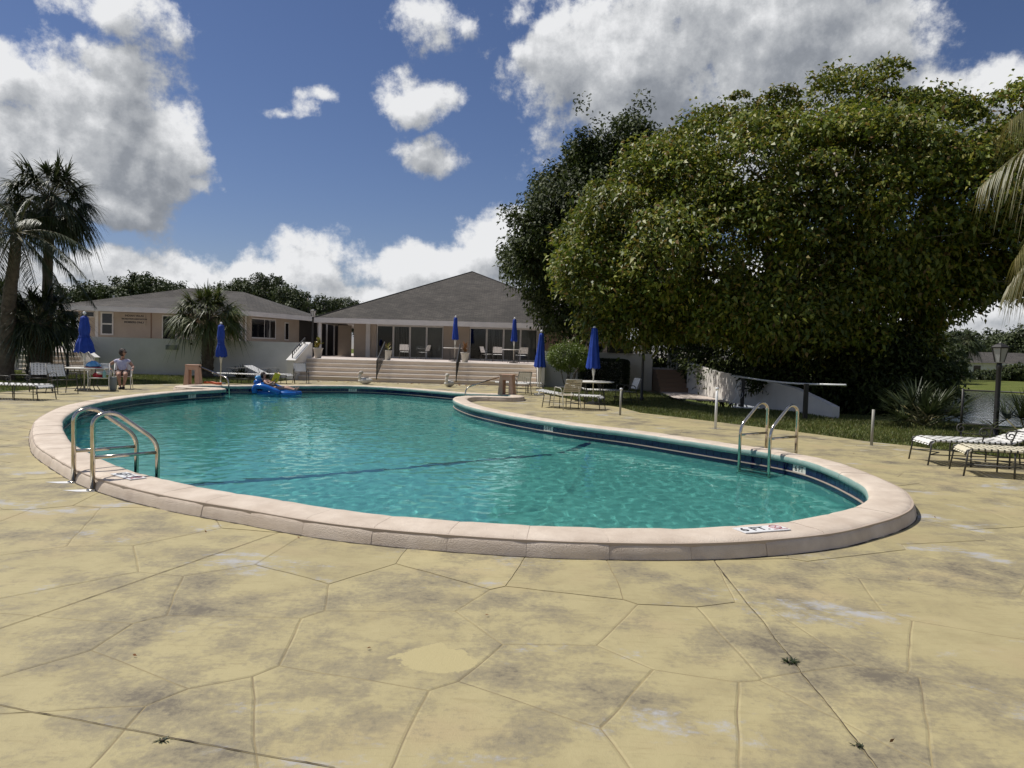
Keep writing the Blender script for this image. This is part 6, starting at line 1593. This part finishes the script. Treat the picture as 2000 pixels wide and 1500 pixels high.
lady = thing('person', 'seated person in white printed top, dark shorts and sunglasses on white chair', 'person', (LC.x, LC.y, 0), R(22))
J = {'pel': ((0, .08, .51), (.165, .12)), 'bel': ((0, .11, .66), (.165, .125)), 'che': ((0, .15, .86), (.155, .11)), 'nb': ((0, .165, 1.015), (.075, .06)), 'nk': ((.008, .155, 1.09), .052), 'hd': ((.015, .145, 1.15), .056),
     'ls': ((.165, .155, .955), .062), 'le': ((.325, .10, .73), .045), 'lw': ((.325, -.09, .655), .030), 'rs': ((-.165, .155, .955), .062), 're': ((-.40, .10, .78), .045), 'rw': ((-.34, -.06, .655), .030),
     'lh': ((.095, 0, .50), .10), 'lk': ((.15, -.38, .505), .066), 'lc': ((.13, -.40, .30), .055), 'la': ((.09, -.41, .095), .036), 'lt': ((.10, -.54, .045), .034),
     'rh': ((-.095, 0, .50), .10), 'rk': ((-.05, -.40, .50), .066), 'rc': ((-.03, -.415, .30), .055), 'ra': ((.0, -.40, .095), .036), 'rt': ((-.01, -.53, .045), .034)}
B = [('pel', 'bel'), ('bel', 'che'), ('che', 'nb'), ('nb', 'nk'), ('nk', 'hd'), ('che', 'ls'), ('ls', 'le'), ('le', 'lw'), ('che', 'rs'), ('rs', 're'), ('re', 'rw'), ('pel', 'lh'), ('lh', 'lk'), ('lk', 'lc'), ('lc', 'la'), ('la', 'lt'), ('pel', 'rh'), ('rh', 'rk'), ('rk', 'rc'), ('rc', 'ra'), ('ra', 'rt')]
hand(J, B, 'lw', 'L', (.325, -.10, .655), (0, -1, -.12), (1, 0, 0)); hand(J, B, 'rw', 'R', (-.335, -.07, .655), (.15, -1, -.12), (-1, 0, 0))
skin_mesh('body', J, B, M['skin'], lady)
sj = {k: (J[k][0], tuple(x * 1.10 + .012 for x in (J[k][1] if isinstance(J[k][1], tuple) else (J[k][1],) * 2))) for k in ('pel', 'bel', 'che')}
sj['top'] = ((0, .16, .965), (.12, .085)); sj['ls'] = (J['ls'][0], .082); sj['rs'] = (J['rs'][0], .082); sj['l2'] = ((.245, .128, .855), .075); sj['r2'] = ((-.285, .128, .865), .075)
skin_mesh('blouse', sj, [('pel', 'bel'), ('bel', 'che'), ('che', 'top'), ('che', 'ls'), ('ls', 'l2'), ('che', 'rs'), ('rs', 'r2')], M['shirt'], lady)
skin_mesh('shorts', {'p': ((0, .075, .52), (.172, .128)), 'l': ((.098, -.02, .50), .118), 'l2': ((.135, -.25, .505), .098), 'r': ((-.098, -.02, .50), .118), 'r2': ((-.065, -.26, .50), .098)}, [('p', 'l'), ('l', 'l2'), ('p', 'r'), ('r', 'r2')], M['shorts'], lady)
for nm, a, b_ in (('shoe', 'la', 'lt'), ('shoe', 'ra', 'rt')):
    A_, B_ = Vector(J[a][0]), Vector(J[b_][0]); MB().tube([A_ + Vector((0, .05, -.045)), A_ + Vector((0, 0, -.04)), B_ + Vector((0, .03, .0)), B_ + Vector((0, -.03, -.008))], [.035, .050, .047, .025], 12).build(nm, M['black'], lady, True)
head(lady, (.018, .135, 1.205), (.93, -.36, .02), .14, M['skin'], M['hair'], True, .092)

# inflatable lounge and its reader
fp_ = P(541, 770, WATER_Z); FL = (fp_.x, fp_.y, WATER_Z)
fl = thing('inflatable_lounge', 'blue inflatable lounge float with raised headrest drifting in pool', 'pool float', FL, R(-6))
for k in range(4):
    y = -.27 + .18 * k; MB().tube([(-.70, y, .03), (-.66, y, .04), (-.2, y, .05), (.4, y, .045), (.86, y, .05), (.90, y, .05)], [.03, .095, .10, .10, .09, .03], 12).build('air_tube', M['float'], fl, True)
for k in range(3):
    x0, z0 = -.36 - .17 * k, .20 + .125 * k; MB().tube([(x0, -.36, z0), (x0, -.32, z0), (x0, 0, z0 + .015), (x0, .32, z0), (x0, .36, z0)], [.03, .115, .13, .115, .03], 12).build('backrest_tube', M['float'], fl, True)
for s_ in (-1, 1): MB().tube(bend([(-.72, s_ * .40, .04), (-.74, s_ * .40, .30), (-.35, s_ * .42, .32), (.18, s_ * .41, .13), (.26, s_ * .38, .05)], .18, 5), .105, 12).build('armrest', M['float'], fl, True)
MB().tube([(-.70, -.25, .60), (-.72, -.2, .62), (-.72, .2, .62), (-.70, .25, .60)], [.04, .095, .095, .04], 14).build('pillow', M['floatpale'], fl, True)
fl.scale = (.9, .9, .9)
rd = thing('person', 'person reclining on the blue float reading a yellow covered book', 'person', FL, R(-6))
J = {'pel': ((-.10, 0, .24), (.12, .15)), 'bel': ((-.26, 0, .33), (.11, .14)), 'che': ((-.42, 0, .45), (.11, .15)), 'nb': ((-.53, 0, .56), .07), 'nk': ((-.56, 0, .61), .05), 'hd': ((-.565, 0, .66), .055),
     'ls': ((-.45, .17, .50), .055), 'le': ((-.24, .26, .38), .042), 'lw': ((-.08, .13, .50), .028), 'rs': ((-.45, -.17, .50), .055), 're': ((-.24, -.26, .38), .042), 'rw': ((-.08, -.13, .50), .028),
     'lh': ((-.05, .09, .22), .095), 'lk': ((.36, .11, .27), .062), 'la': ((.76, .09, .19), .040), 'lt': ((.86, .09, .30), .032), 'rh': ((-.05, -.09, .22), .095), 'rk': ((.36, -.11, .26), .062), 'ra': ((.74, -.09, .19), .040), 'rt': ((.83, -.09, .30), .032)}
B = [('pel', 'bel'), ('bel', 'che'), ('che', 'nb'), ('nb', 'nk'), ('nk', 'hd'), ('che', 'ls'), ('ls', 'le'), ('le', 'lw'), ('che', 'rs'), ('rs', 're'), ('re', 'rw'), ('pel', 'lh'), ('lh', 'lk'), ('lk', 'la'), ('la', 'lt'), ('pel', 'rh'), ('rh', 'rk'), ('rk', 'ra'), ('ra', 'rt')]
hand(J, B, 'lw', 'L', (-.075, .125, .505), (.45, -.35, .6), (.5, .8, 0)); hand(J, B, 'rw', 'R', (-.075, -.125, .505), (.45, .35, .6), (.5, -.8, 0))
skin_mesh('body', J, B, M['skin'], rd)
skin_mesh('swimsuit', {'p': ((-.10, 0, .245), (.13, .16)), 'b': ((-.26, 0, .335), (.12, .15)), 'c': ((-.40, 0, .435), (.12, .155)), 'l': ((.03, .095, .225), .108), 'r': ((.03, -.095, .225), .108)}, [('p', 'b'), ('b', 'c'), ('p', 'l'), ('p', 'r')], M['black'], rd)
head(rd, (-.555, 0, .72), (.95, 0, -.1), .13, M['skin'], M['hair'], False, .090)
rd.scale = (.9, .9, .9)
bk = thing('open_book', 'open book with bright yellow cover held above the float', 'book', (FL[0] + .0, FL[1], FL[2] + .56), R(-6))
bk.scale = (1.25, 1.25, 1.25)
for s_ in (-1, 1):
    Mx = Matrix.Rotation(R(22), 4, 'Y') @ Matrix.Rotation(R(s_ * 48), 4, 'Z')
    MB().box(-.004, .004, 0 if s_ > 0 else -.165, .165 if s_ > 0 else 0, -.13, .13, Matrix.Translation((.045, 0, 0)) @ Mx).build('cover', M['yellow'], bk); MB().box(-.016, -.0045, .002 if s_ > 0 else -.158, .158 if s_ > 0 else -.002, -.122, .122, Matrix.Translation((.045, 0, 0)) @ Mx).build('pages', M['paper'], bk)
